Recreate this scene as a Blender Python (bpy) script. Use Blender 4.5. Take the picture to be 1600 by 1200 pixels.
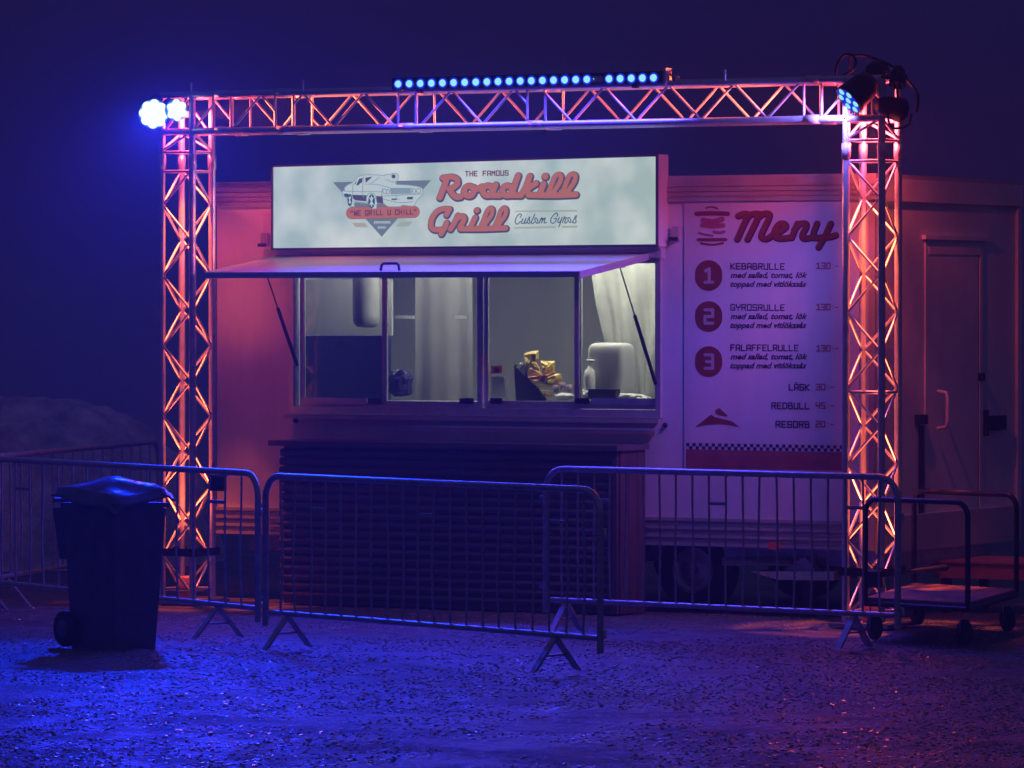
import bpy, math, random
import numpy as np
from mathutils import Vector, Matrix
random.seed(7); rng = np.random.default_rng(5)
for o in list(bpy.data.objects): bpy.data.objects.remove(o)
SC = bpy.context.scene; COL = SC.collection

# ------------------------------------------------------------------ camera, world, exposure
F_PX, YAW, PITCH = 7886.97, -0.51104, -0.016
CAM = Vector((18.30592, -27.92317, 1.97564))
R_ = Vector((math.cos(YAW), -math.sin(YAW), 0)); H_ = Vector((math.sin(YAW), math.cos(YAW), 0))
F_ = H_*math.cos(PITCH)+Vector((0, 0, 1))*math.sin(PITCH); U_ = -H_*math.sin(PITCH)+Vector((0, 0, 1))*math.cos(PITCH)
cd = bpy.data.cameras.new('camera'); cam = bpy.data.objects.new('camera', cd); COL.objects.link(cam)
m = Matrix.Identity(4)
for i in range(3): m[i][0], m[i][1], m[i][2], m[i][3] = R_[i], U_[i], -F_[i], CAM[i]
cam.matrix_world = m; cd.sensor_width = 36; cd.lens = F_PX/1600*36; cd.clip_end = 3000; cd.clip_start = .5
SC.camera = cam
SC.view_settings.view_transform = 'Standard'; SC.view_settings.look = 'None'
SC.view_settings.exposure = 0; SC.view_settings.gamma = 1; SC.view_settings.use_curve_mapping = False
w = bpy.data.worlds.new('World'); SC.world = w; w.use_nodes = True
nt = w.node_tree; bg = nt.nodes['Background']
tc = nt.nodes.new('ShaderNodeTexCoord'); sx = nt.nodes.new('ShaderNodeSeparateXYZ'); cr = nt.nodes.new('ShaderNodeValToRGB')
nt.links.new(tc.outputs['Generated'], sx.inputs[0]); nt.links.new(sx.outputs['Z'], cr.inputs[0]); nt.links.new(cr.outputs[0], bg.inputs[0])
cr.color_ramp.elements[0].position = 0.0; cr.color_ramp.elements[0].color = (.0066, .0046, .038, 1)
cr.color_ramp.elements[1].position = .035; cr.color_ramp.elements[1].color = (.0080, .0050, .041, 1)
e3 = cr.color_ramp.elements.new(.30); e3.color = (.022, .018, .066, 1)  # brighter sky overhead, added out of view for ambient fill
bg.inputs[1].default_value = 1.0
cy = SC.cycles
cy.use_denoising = True
try: cy.denoiser = 'OPENIMAGEDENOISE'
except Exception: pass
cy.max_bounces = 5; cy.diffuse_bounces = 3; cy.glossy_bounces = 3; cy.transmission_bounces = 4; cy.transparent_max_bounces = 12; cy.volume_bounces = 0
cy.sample_clamp_indirect = 3; cy.sample_clamp_direct = 30; cy.caustics_reflective = False; cy.caustics_refractive = False

# ------------------------------------------------------------------ places: a viewing ray met with a real plane
YT, XL, XR, ZT, ZB = .7485, -.0486, 4.834, 2.739, .426          # trailer front plane, ends, top, bottom
BW, HB, S = 4.990, 3.104, .24                                   # truss spacing, lower chord height, chord spacing
def ray(px, py): return F_*F_PX + R_*(px-800) - U_*(py-600)
def wp(px, py, Y=YT): d = ray(px, py); return CAM + d*((Y-CAM.y)/d.y)
def gp(px, py, z=0.): d = ray(px, py); return CAM + d*((z-CAM.z)/d.z)
def ep(px, py, X=XR): d = ray(px, py); return CAM + d*((X-CAM.x)/d.x)

# ------------------------------------------------------------------ materials
def mat(name, col, rough=.5, metal=0., var=.0, vscale=8., bump=0., bscale=40., spec=.5, coat=0., stretch=None):
    M = bpy.data.materials.new(name); M.use_nodes = True; n = M.node_tree; b = n.nodes['Principled BSDF']
    b.inputs['Base Color'].default_value = (*col, 1); b.inputs['Roughness'].default_value = rough; b.inputs['Metallic'].default_value = metal
    b.inputs['Specular IOR Level'].default_value = spec; b.inputs['Coat Weight'].default_value = coat
    g = n.nodes.new('ShaderNodeNewGeometry'); src = g.outputs['Position']
    if stretch:
        mp = n.nodes.new('ShaderNodeMapping'); mp.inputs['Scale'].default_value = stretch; n.links.new(src, mp.inputs[0]); src = mp.outputs[0]
    if var:
        t = n.nodes.new('ShaderNodeTexNoise'); t.inputs['Scale'].default_value = vscale; t.inputs['Detail'].default_value = 6; t.inputs['Roughness'].default_value = .65
        n.links.new(src, t.inputs['Vector'])
        r = n.nodes.new('ShaderNodeValToRGB'); r.color_ramp.elements[0].position = .3; r.color_ramp.elements[1].position = .7
        r.color_ramp.elements[0].color = (*[c*(1-var) for c in col], 1); r.color_ramp.elements[1].color = (*[min(1, c*(1+var)) for c in col], 1)
        n.links.new(t.outputs['Fac'], r.inputs[0]); n.links.new(r.outputs[0], b.inputs['Base Color'])
        mr = n.nodes.new('ShaderNodeMapRange'); mr.inputs['To Min'].default_value = max(.05, rough-.12); mr.inputs['To Max'].default_value = min(1, rough+.12)
        n.links.new(t.outputs['Fac'], mr.inputs['Value']); n.links.new(mr.outputs[0], b.inputs['Roughness'])
    if bump:
        t2 = n.nodes.new('ShaderNodeTexNoise'); t2.inputs['Scale'].default_value = bscale; t2.inputs['Detail'].default_value = 5
        n.links.new(src, t2.inputs['Vector'])
        bp = n.nodes.new('ShaderNodeBump'); bp.inputs['Distance'].default_value = bump; n.links.new(t2.outputs['Fac'], bp.inputs['Height'])
        n.links.new(bp.outputs[0], b.inputs['Normal'])
    return M
def emi(name, col, strength=1.):
    M = bpy.data.materials.new(name); M.use_nodes = True; n = M.node_tree; n.nodes.remove(n.nodes['Principled BSDF'])
    e = n.nodes.new('ShaderNodeEmission'); e.inputs[0].default_value = (*col, 1); e.inputs[1].default_value = strength
    n.links.new(e.outputs[0], n.nodes['Material Output'].inputs[0]); return M
ALU = mat('aluminium', (.78, .78, .80), .36, .7, .12, 14, .0006, 120)
GALV = mat('galvanised_steel', (.46, .48, .50), .38, .75, .25, 18, .0006, 90)
STEEL = mat('brushed_steel', (.5, .5, .52), .38, .7, .15, 5)
BLACK = mat('black_paint', (.011, .011, .013), .45, 0, .3, 20)
RUBBER = mat('black_rubber', (.02, .02, .022), .75, 0, .3, 20)
WALL = mat('trailer_panel', (.72, .72, .78), .42, 0, .12, 2.2, .004, 2.6, stretch=(1.6, 1, .35))
TRIM = mat('trailer_trim', (.46, .46, .48), .36, .15, .12, 4)
ENDW = mat('end_panel', (.72, .76, .80), .55, 0, .12, 2.5, .002, 4)
INSIDE = mat('interior_panel', (.36, .37, .34), .5, 0, .12, 1.6, .004, 3, stretch=(2, 1, .5))
INDIM = mat('dull_strips', (.20, .205, .19), .6, 0, .12, 3)
INDARK = mat('interior_dark_panel', (.02, .02, .09), .3, 0, .25, 3)
WOOD = mat('dark_stained_wood', (.12, .10, .12), .5, 0, .35, 5, .002, 30, stretch=(1, 1, 9))
WOODR = mat('reddish_wood_boards', (.11, .075, .075), .6, 0, .35, 4, .002, 30, stretch=(9, 9, 1))
PLYB = mat('plywood_deck', (.20, .13, .12), .6, 0, .3, 6, .002, 30)
REDT = mat('red_tinted_steel', (.48, .20, .18), .45, 0, .2, 8)  # on the door step this red tint stands for red lamplight
BIN = mat('bin_plastic', (.11, .125, .22), .36, 0, .25, 9, .001, 60)
LID = mat('lid_plastic', (.10, .14, .30), .22, 0, .2, 6, .012, 9)
AWN = mat('awning_skin', (.62, .62, .64), .38, 0, .08, 4)
BOARD = mat('printed_board', (.66, .66, .72), .4, 0, .09, 2, .002, 3, stretch=(1.6, 1, .35))
INKR = mat('red_ink', (.24, .045, .04), .45, 0, .15, 9)
INKD = mat('dark_ink', (.02, .012, .06), .45)
INKP = mat('pale_red_ink', (.40, .10, .13), .45, 0, .1, 9)
INKW = mat('pale_ink', (.48, .44, .46), .45)
AMBER = mat('amber_plastic', (.8, .16, .06), .3)
WHITEP = mat('white_plastic', (.7, .7, .66), .35, 0, .06, 9)
CREAM = mat('milky_plastic', (.55, .55, .53), .45, 0, .06, 6)
CLOTH = mat('pale_cloth', (.40, .41, .36), .8, 0, .12, 5, .01, 9)
YELLOW = mat('yellow_foil', (.85, .55, .12), .4, 0, .45, 13, .006, 30)
REDFOIL = mat('red_foil', (.55, .10, .05), .3, 0, .3, 20)
ROCK = mat('gravel_pile', (.72, .66, .70), .9, 0, .5, 3.5, .05, 9)
CUP = mat('pink_cup', (.35, .25, .30), .5)
LEDW = emi('led_white', (.70, .78, .72), 1.6)
GLASS_C = emi('lit_front_glass', (.40, .62, .62), 1.1); HALO_C = emi('halo_rim', (.01, .20, .42), 1.)  # emissive rim imitates the glare halo round the lit lamps
LEDC = emi('led_cyan', (.26, .68, .80), 1.3)
LEDB = emi('led_blue_halo', (.006, .025, .75), 1.)  # emissive blue ring imitates the halo around each LED

# ------------------------------------------------------------------ mesh helpers
class MB:
    def __init__(s): s.v = []; s.f = []; s.sm = []
    def add(s, v, f, smooth=False):
        k = len(s.v); s.v += [tuple(p) for p in v]; s.f += [tuple(i+k for i in q) for q in f]; s.sm += [smooth]*len(f); return s
    def box(s, x0, y0, z0, x1, y1, z1):
        v = [(x, y, z) for z in (z0, z1) for y in (y0, y1) for x in (x0, x1)]
        return s.add(v, [(0, 2, 3, 1), (4, 5, 7, 6), (0, 1, 5, 4), (2, 6, 7, 3), (0, 4, 6, 2), (1, 3, 7, 5)])
    def hexa(s, q, off):                                  # quad q extruded by vector off
        off = Vector(off); v = [Vector(p) for p in q]+[Vector(p)+off for p in q]
        return s.add(v, [(0, 1, 2, 3), (7, 6, 5, 4), (0, 4, 5, 1), (1, 5, 6, 2), (2, 6, 7, 3), (3, 7, 4, 0)])
    def tube(s, pts, r, n=10, cap=True):
        pts = [Vector(p) for p in pts]; rs = r if isinstance(r, (list, tuple)) else [r]*len(pts); v = []; f = []; up = None
        for i, p in enumerate(pts):
            t = (pts[min(i+1, len(pts)-1)]-pts[max(i-1, 0)]).normalized()
            if up is None: up = t.orthogonal().normalized()
            up = (up-t*up.dot(t)).normalized(); b = t.cross(up)
            v += [p+(up*math.cos(a)+b*math.sin(a))*rs[i] for a in [2*math.pi*k/n for k in range(n)]]
        for i in range(len(pts)-1):
            for k in range(n): f.append((i*n+k, i*n+(k+1) % n, (i+1)*n+(k+1) % n, (i+1)*n+k))
        s.add(v, f, True)
        if cap: s.add(v[:n], [tuple(range(n))[::-1]]); s.add(v[-n:], [tuple(range(n))])
        return s
    def lathe(s, c, prof, n=16, axis=None):
        c = Vector(c); a = Vector(axis or (0, 0, 1)).normalized(); u = a.orthogonal().normalized(); b = a.cross(u); v = []; f = []
        for r, h in prof: v += [c+a*h+(u*math.cos(t)+b*math.sin(t))*max(r, 1e-4) for t in [2*math.pi*k/n for k in range(n)]]
        for i in range(len(prof)-1):
            for k in range(n): f.append((i*n+k, i*n+(k+1) % n, (i+1)*n+(k+1) % n, (i+1)*n+k))
        return s.add(v, f, True)
    def build(s, name, M, parent=None, org=(0, 0, 0)):
        o_ = Vector(org); me = bpy.data.meshes.new(name); me.from_pydata([tuple(Vector(p)-o_) for p in s.v], [], s.f)
        me.polygons.foreach_set('use_smooth', s.sm); me.materials.append(M); me.update()
        o = bpy.data.objects.new(name, me); COL.objects.link(o)
        if parent: o.parent = parent
        else: o.location = o_
        return o
def tag(o, label=None, cat=None, group=None, kind=None):
    if label: o['label'] = label
    if cat: o['category'] = cat
    if group: o['group'] = group
    if kind: o['kind'] = kind
    return o
def thing(name, loc, label, cat, group=None, rz=0.):
    o = bpy.data.objects.new(name, None); COL.objects.link(o); o.location = loc; o.rotation_euler = (0, 0, rz); o.empty_display_size = .1
    return tag(o, label, cat, group)
_rod = {}
def rod(name, p0, p1, r, M, parent, org=(0, 0, 0), n=8):
    k = (M.name, n)
    if k not in _rod:
        b = MB().tube([(0, 0, 0), (0, 0, 1)], 1, n); o = b.build('rod', M); _rod[k] = o.data; bpy.data.objects.remove(o)
    p0 = Vector(p0)-Vector(org); p1 = Vector(p1)-Vector(org); d = p1-p0
    o = bpy.data.objects.new(name, _rod[k]); COL.objects.link(o); o.parent = parent
    o.location = p0; o.rotation_mode = 'QUATERNION'; o.rotation_quaternion = d.to_track_quat('Z', 'Y'); o.scale = (r, r, d.length)
    return o
def catmull(p, k=6, closed=False):
    p = [np.array(q, float) for q in p]; n = len(p); out = []
    if n < 3: return p
    for i in range(n if closed else n-1):
        g = (lambda j: p[j % n]) if closed else (lambda j: p[min(max(j, 0), n-1)])
        a, b, c, d = g(i-1), g(i), g(i+1), g(i+2)
        for t in np.linspace(0, 1, k, endpoint=False):
            out.append(.5*((2*b)+(c-a)*t+(2*a-5*b+4*c-d)*t*t+(3*b-a-3*c+d)*t**3))
    out.append(p[0] if closed else p[-1]); return out
def vnoise(P, seed=0, oct=4, rough=.5):
    """value noise of an (n,3) array"""
    P = np.asarray(P, float); out = np.zeros(len(P)); a = 1.; tot = 0
    for o in range(oct):
        Q = P*2**o+seed*17.3+o*31.7; I = np.floor(Q).astype(np.int64); t = Q-I; t = t*t*(3-2*t); acc = np.zeros(len(P))
        for c in range(8):
            d = np.array([c & 1, c >> 1 & 1, c >> 2 & 1]); J = I+d
            h = (J[:, 0]*374761393+J[:, 1]*668265263+J[:, 2]*2147483647+1013) & 0xffffffff
            h = ((h ^ (h >> 13))*1274126177) & 0xffffffff; h = ((h ^ (h >> 16)) & 0xffff)/65535.
            wgt = np.prod(np.where(d, t, 1-t), axis=1); acc += wgt*h
        out += a*(acc-.5)*2; tot += a; a *= rough
    return out/tot

# flat print: strokes turned into one clean outline by a distance field and marching squares
def field_mesh(strokes, grow=0., shift=(0, 0), step=.5):
    segs = []; pr = []
    for r, pts in strokes:
        pts = [np.array(q, float)+shift for q in pts]
        if len(pts) == 1: pts = pts*2
        for a, b in zip(pts[:-1], pts[1:]): segs.append((a, b)); pr.append(r+grow)
    A = np.array([s_[0] for s_ in segs]); B = np.array([s_[1] for s_ in segs]); pr = np.array(pr)
    lo = np.minimum(A, B).min(0)-pr.max()-step*2; hi = np.maximum(A, B).max(0)+pr.max()+step*2
    nx, ny = [int(math.ceil(q)) for q in (hi-lo)/step]
    gx = lo[0]+np.arange(nx+1)*step; gy = lo[1]+np.arange(ny+1)*step; D = np.full((ny+1, nx+1), 1e3)
    for a, b, r in zip(A, B, pr):
        l = np.minimum(a, b)-r-step*2; h = np.maximum(a, b)+r+step*2
        i0, i1 = np.searchsorted(gx, [l[0], h[0]]); j0, j1 = np.searchsorted(gy, [l[1], h[1]])
        X, Y = np.meshgrid(gx[i0:i1], gy[j0:j1]); d = b-a; L = max(d@d, 1e-9)
        t = np.clip(((X-a[0])*d[0]+(Y-a[1])*d[1])/L, 0, 1)
        D[j0:j1, i0:i1] = np.minimum(D[j0:j1, i0:i1], np.hypot(X-a[0]-t*d[0], Y-a[1]-t*d[1])-r)
    V = []; F = []
    ins = D <= 0
    for j in range(ny):
        run = None
        for i in range(nx+1):
            full = i < nx and ins[j, i] and ins[j, i+1] and ins[j+1, i] and ins[j+1, i+1]
            if full:
                if run is None: run = i
                continue
            if run is not None:
                k = len(V); V += [(gx[run], gy[j]), (gx[i], gy[j]), (gx[i], gy[j+1]), (gx[run], gy[j+1])]; F.append((k, k+1, k+2, k+3)); run = None
            if i == nx: break
            c = [(i, j), (i+1, j), (i+1, j+1), (i, j+1)]; s4 = [ins[y, x] for x, y in c]
            if not any(s4): continue
            poly = []
            for q in range(4):
                x0, y0 = c[q]; x1, y1 = c[(q+1) % 4]; d0 = D[y0, x0]; d1 = D[y1, x1]
                if d0 <= 0: poly.append((gx[x0], gy[y0]))
                if (d0 <= 0) != (d1 <= 0):
                    t = d0/(d0-d1); poly.append((gx[x0]+(gx[x1]-gx[x0])*t, gy[y0]+(gy[y1]-gy[y0])*t))
            if len(poly) >= 3: k = len(V); V += poly; F.append(tuple(range(k, k+len(poly))))
    return V, F
def T(scale, ox, oy, strokes, r):                              # crop coordinates -> picture coordinates, smoothed
    out = []
    for st in strokes:
        rr = r
        if isinstance(st[0], (int, float)): rr, st = st[0], st[1]
        out.append((rr/scale, [(q[0]/scale+ox, q[1]/scale+oy) for q in (catmull(st) if len(st) > 2 else st)]))
    return out
def ell(cx, cy_, rx, ry, tilt=0., n=20):
    return [(cx+rx*math.cos(a)-tilt*ry*math.sin(a), cy_+ry*math.sin(a)) for a in [2*math.pi*k/n for k in range(n+1)]]
def printed(name, VF, M, parent, org, Y):
    V, F = VF; b = MB(); b.add([wp(x, y, Y) for x, y in V], F); return b.build(name, M, parent, org)
def poly(name, pts, M, parent, org, Y, sc=1., ox=0., oy=0.):
    return printed(name, ([(p[0]/sc+ox, p[1]/sc+oy) for p in pts], [tuple(range(len(pts)))]), M, parent, org, Y)
# block capitals, one unit wide and high, y down
BF = {'A': [[(0, 1), (0, .12), (.15, 0), (.85, 0), (1, .12), (1, 1)], [(0, .6), (1, .6)]], 'B': [[(0, 0), (.85, 0), (.9, .45), (1, .55), (1, 1), (0, 1), (0, 0)], [(0, .48), (.9, .48)]],
      'C': [[(1, .2), (1, 0), (0, 0), (0, 1), (1, 1), (1, .8)]], 'D': [[(0, 0), (.8, 0), (1, .2), (1, .8), (.8, 1), (0, 1), (0, 0)]], 'E': [[(1, 0), (0, 0), (0, 1), (1, 1)], [(0, .5), (.8, .5)]],
      'F': [[(1, 0), (0, 0), (0, 1)], [(0, .5), (.8, .5)]], 'G': [[(1, .2), (1, 0), (0, 0), (0, 1), (1, 1), (1, .55), (.6, .55)]], 'H': [[(0, 0), (0, 1)], [(1, 0), (1, 1)], [(0, .5), (1, .5)]],
      'I': [[(.5, 0), (.5, 1)]], 'K': [[(0, 0), (0, 1)], [(1, 0), (.2, .5), (1, 1)]], 'L': [[(0, 0), (0, 1), (1, 1)]], 'M': [[(0, 1), (0, 0), (.5, .5), (1, 0), (1, 1)]],
      'O': [[(0, 0), (1, 0), (1, 1), (0, 1), (0, 0)]], 'R': [[(0, 1), (0, 0), (1, 0), (1, .5), (0, .5)], [(.5, .5), (1, 1)]], 'S': [[(1, .15), (1, 0), (0, 0), (0, .5), (1, .5), (1, 1), (0, 1), (0, .85)]],
      'T': [[(0, 0), (1, 0)], [(.5, 0), (.5, 1)]], 'U': [[(0, 0), (0, 1), (1, 1), (1, 0)]], 'W': [[(0, 0), (.15, 1), (.5, .4), (.85, 1), (1, 0)]], 'Y': [[(0, 0), (0, .45), (1, .45), (1, 0)], [(.5, .45), (.5, 1)]],
      'Ä': [[(0, 1), (0, .12), (.15, 0), (.85, 0), (1, .12), (1, 1)], [(0, .6), (1, .6)], [(.25, -.32), (.25, -.3)], [(.75, -.32), (.75, -.3)]],
      '0': [[(0, 0), (1, 0), (1, 1), (0, 1), (0, 0)]], '1': [[(.1, .15), (.55, 0), (.55, 1)], [(0, 1), (1, 1)]], '2': [[(0, 0), (1, 0), (1, .5), (0, .5), (0, 1), (1, 1)]],
      '3': [[(0, 0), (1, 0), (1, 1), (0, 1)], [(.2, .5), (1, .5)]], '4': [[(0, 0), (0, .55), (1, .55)], [(1, 0), (1, 1)]], '5': [[(1, 0), (0, 0), (0, .5), (1, .5), (1, 1), (0, 1)]],
      ':': [[(.5, .3), (.5, .32)], [(.5, .8), (.5, .82)]], '-': [[(0, .55), (1, .55)]], '"': [[(.2, 0), (.1, .3)], [(.8, 0), (.7, .3)]], ' ': []}
def block(txt, x0, y0, x1, y1, h, r, gap=.55):
    """text between (x0,y0) and (x1,y1) (top line, may slope), letters h high"""
    n = len(txt); cell = (x1-x0)/(n-(gap/(1+gap))); wd = cell/(1+gap); out = []
    for i, c in enumerate(txt):
        cx = x0+i*cell; t = (cx-x0)/max(x1-x0, 1e-6); cy0 = y0+(y1-y0)*t
        for st in BF[c]: out.append((r, [(cx+p[0]*wd, cy0+p[1]*h) for p in st]))
    return out
def script_text(txt, x0, y, x1, h, bold=.02, shear=.35):
    cu = bpy.data.curves.new('t', 'FONT'); cu.body = txt; cu.shear = shear; cu.offset = bold; cu.resolution_u = 2
    o = bpy.data.objects.new('t', cu); COL.objects.link(o); dg = bpy.context.evaluated_depsgraph_get()
    me = bpy.data.meshes.new_from_object(o.evaluated_get(dg)); V = np.array([v.co[:2] for v in me.vertices]); F = [tuple(p.vertices) for p in me.polygons]
    bpy.data.objects.remove(o); bpy.data.meshes.remove(me)
    lo = V.min(0); hi = V.max(0); V = [((p[0]-lo[0])/(hi[0]-lo[0])*(x1-x0)+x0, y-p[1]*h/.72) for p in V]
    return V, F

# ------------------------------------------------------------------ ground: one sheet to the horizon, fine in front of the stall
def axis(lo, hi, step, far):
    a = list(np.arange(lo, hi+1e-6, step)); d = step; x = hi
    while x < far: d *= 1.35; x += d; a.append(x)
    d = step; x = lo; b = []
    while x > -far: d *= 1.35; x -= d; b.append(x)
    return np.array(b[::-1]+a)
gx = axis(-3.5, 12.5, .036, 900); gy = axis(-15.5, 2.5, .036, 900)
X, Y = np.meshgrid(gx, gy); P = np.stack([X.ravel(), Y.ravel(), np.zeros(X.size)], 1)
near = np.clip(1.25-np.maximum(abs(P[:, 0]-4)/11, abs(P[:, 1]+5)/11), 0, 1)
z = (vnoise(P*.5, 1, 2)*.02+vnoise(P*2.2, 2, 3)*.010+vnoise(P*np.array([9., 9, 1]), 3, 2, .7)*.010)*np.minimum(near*3, 1)
flat = np.exp(-(((P[:, 0]-2.5)/4.5)**4+((P[:, 1]-1.5)/2.2)**4)); z = z*(1-.8*flat)-.012
nx_ = len(gx); ny_ = len(gy); V = np.stack([P[:, 0], P[:, 1], z], 1)
I = np.arange(nx_*ny_).reshape(ny_, nx_); Fq = np.stack([I[:-1, :-1], I[:-1, 1:], I[1:, 1:], I[1:, :-1]], -1).reshape(-1, 4)
me = bpy.data.meshes.new('ground'); me.vertices.add(len(V)); me.vertices.foreach_set('co', V.ravel())
me.loops.add(Fq.size); me.loops.foreach_set('vertex_index', Fq.ravel().astype(np.int32)); me.polygons.add(len(Fq))
me.polygons.foreach_set('loop_start', np.arange(0, Fq.size, 4, dtype=np.int32)); me.polygons.foreach_set('use_smooth', np.ones(len(Fq), bool)); me.update(calc_edges=True); me.validate()
GR = bpy.data.materials.new('wet_trampled_ground'); GR.use_nodes = True; n = GR.node_tree; b = n.nodes['Principled BSDF']
g = n.nodes.new('ShaderNodeNewGeometry')
def noise(scale, det=5, rough=.6):
    t = n.nodes.new('ShaderNodeTexNoise'); t.inputs['Scale'].default_value = scale; t.inputs['Detail'].default_value = det; t.inputs['Roughness'].default_value = rough
    n.links.new(g.outputs['Position'], t.inputs['Vector']); return t
t1 = noise(1.6, 6, .7); t2 = noise(9, 5, .7); t3 = noise(45, 3, .8)
r1 = n.nodes.new('ShaderNodeValToRGB'); r1.color_ramp.elements[0].position = .35; r1.color_ramp.elements[0].color = (.045, .045, .047, 1)
r1.color_ramp.elements[1].position = .66; r1.color_ramp.elements[1].color = (.20, .195, .20, 1)
mx = n.nodes.new('ShaderNodeMix'); mx.data_type = 'FLOAT'; mx.inputs[0].default_value = .7
n.links.new(t1.outputs['Fac'], mx.inputs[2]); n.links.new(t2.outputs['Fac'], mx.inputs[3]); n.links.new(mx.outputs[0], r1.inputs[0]); n.links.new(r1.outputs[0], b.inputs['Base Color'])
r2 = n.nodes.new('ShaderNodeMapRange'); r2.inputs['From Min'].default_value = .38; r2.inputs['From Max'].default_value = .62; r2.inputs['To Min'].default_value = .38; r2.inputs['To Max'].default_value = .62
n.links.new(t1.outputs['Fac'], r2.inputs['Value']); n.links.new(r2.outputs[0], b.inputs['Roughness'])
bm1 = n.nodes.new('ShaderNodeBump'); bm1.inputs['Distance'].default_value = .03; n.links.new(t2.outputs['Fac'], bm1.inputs['Height'])
bm2 = n.nodes.new('ShaderNodeBump'); bm2.inputs['Distance'].default_value = .014; n.links.new(t3.outputs['Fac'], bm2.inputs['Height']); n.links.new(bm1.outputs[0], bm2.inputs['Normal'])
n.links.new(bm2.outputs[0], b.inputs['Normal']); b.inputs['Specular IOR Level'].default_value = .3
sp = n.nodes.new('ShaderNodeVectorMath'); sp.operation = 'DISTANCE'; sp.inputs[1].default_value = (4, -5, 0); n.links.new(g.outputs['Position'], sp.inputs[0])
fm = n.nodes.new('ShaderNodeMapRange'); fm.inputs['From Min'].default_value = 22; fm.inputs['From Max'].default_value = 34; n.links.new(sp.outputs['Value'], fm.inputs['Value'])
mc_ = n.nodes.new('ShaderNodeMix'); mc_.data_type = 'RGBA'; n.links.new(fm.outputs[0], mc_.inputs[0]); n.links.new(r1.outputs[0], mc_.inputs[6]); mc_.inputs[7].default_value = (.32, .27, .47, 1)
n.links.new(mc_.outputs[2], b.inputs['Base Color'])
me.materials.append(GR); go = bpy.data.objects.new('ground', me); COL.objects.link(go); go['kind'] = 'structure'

# wet pebbles strewn over the ground
PEB = mat('wet_pebble', (.21, .21, .215), .3, 0, .5, 60, spec=.5)
N = 62000
D_ = 20.8+rng.random(N*3)**.9*12.0; lat = (rng.random(N*3)-.5)*1.12*1600/F_PX*D_
px_ = CAM.x+H_.x*D_+R_.x*lat; py_ = CAM.y+H_.y*D_+R_.y*lat
dn = vnoise(np.stack([px_*1.1, py_*1.1, px_*0], 1), 21, 3, .6); keep = (dn+rng.random(N*3)*.5) > -.02; px_, py_ = px_[keep][:N], py_[keep][:N]
ix = np.clip(np.searchsorted(gx, px_), 0, nx_-1); iy = np.clip(np.searchsorted(gy, py_), 0, ny_-1); pz_ = z.reshape(ny_, nx_)[iy, ix]
base = []
for ph in (0., .75): base += [(math.cos(ph)*math.cos(a), math.cos(ph)*math.sin(a), math.sin(ph)) for a in [2*math.pi*k/5 for k in range(5)]]
base.append((0, 0, 1)); base = np.array(base); fb = [(i, (i+1) % 5, 5+(i+1) % 5, 5+i) for i in range(5)]; ft = [(5+i, 5+(i+1) % 5, 10) for i in range(5)]
n_ = len(px_); rad = .0035+.0075*rng.random(n_)**1.6; sc_ = np.stack([rad*(.8+.6*rng.random(n_)), rad*(.8+.6*rng.random(n_)), rad*(.12+.22*rng.random(n_))], 1)
Vp = (base[None]*sc_[:, None]+np.stack([px_, py_, pz_-.001], 1)[:, None]).reshape(-1, 3)
quads = (np.array(fb)[None]+np.arange(n_)[:, None, None]*11).reshape(-1, 4); tris = (np.array(ft)[None]+np.arange(n_)[:, None, None]*11).reshape(-1, 3)
pm = bpy.data.meshes.new('pebbles'); pm.vertices.add(len(Vp)); pm.vertices.foreach_set('co', Vp.ravel())
li = np.concatenate([quads.ravel(), tris.ravel()]).astype(np.int32); pm.loops.add(len(li)); pm.loops.foreach_set('vertex_index', li)
ls = np.concatenate([np.arange(len(quads))*4, len(quads)*4+np.arange(len(tris))*3]).astype(np.int32); pm.polygons.add(len(ls)); pm.polygons.foreach_set('loop_start', ls)
pm.polygons.foreach_set('use_smooth', np.ones(len(ls), bool)); pm.update(calc_edges=True); pm.materials.append(PEB)
po = bpy.data.objects.new('pebbles', pm); COL.objects.link(po); po['kind'] = 'stuff'

GLINT = mat('ice_chip', (.24, .24, .25), .22, spec=1.)  # flat tilted chips added to catch lamp glints on the ground
mb = MB(); nI = 0; dk = dn[keep][:n_]; R4 = random.Random(3)
for k in np.nonzero(dk > -.16)[0][::3]:
    if nI >= 15000: break
    nI += 1; x, y, zz = float(px_[k])+.02, float(py_[k])+.01, float(pz_[k]); rr = R4.uniform(.0045, .0115); a0 = R4.random()*6
    tx, ty = R4.gauss(0, .115), R4.gauss(0, .115); v = []
    for f, h in ((1.2, -.004), (.9, .0032)):
        for q in range(6):
            ox_, oy_ = rr*f*math.cos(a0+math.pi*q/3), rr*f*math.sin(a0+math.pi*q/3); v.append((x+ox_, y+oy_, zz+h+(ox_*tx+oy_*ty if h > 0 else 0)))
    mb.add(v, [(q, (q+1) % 6, 6+(q+1) % 6, 6+q) for q in range(6)]+[(6, 7, 8, 9, 10, 11)])
tag(mb.build('glint_chips', GLINT), kind='stuff')

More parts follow.
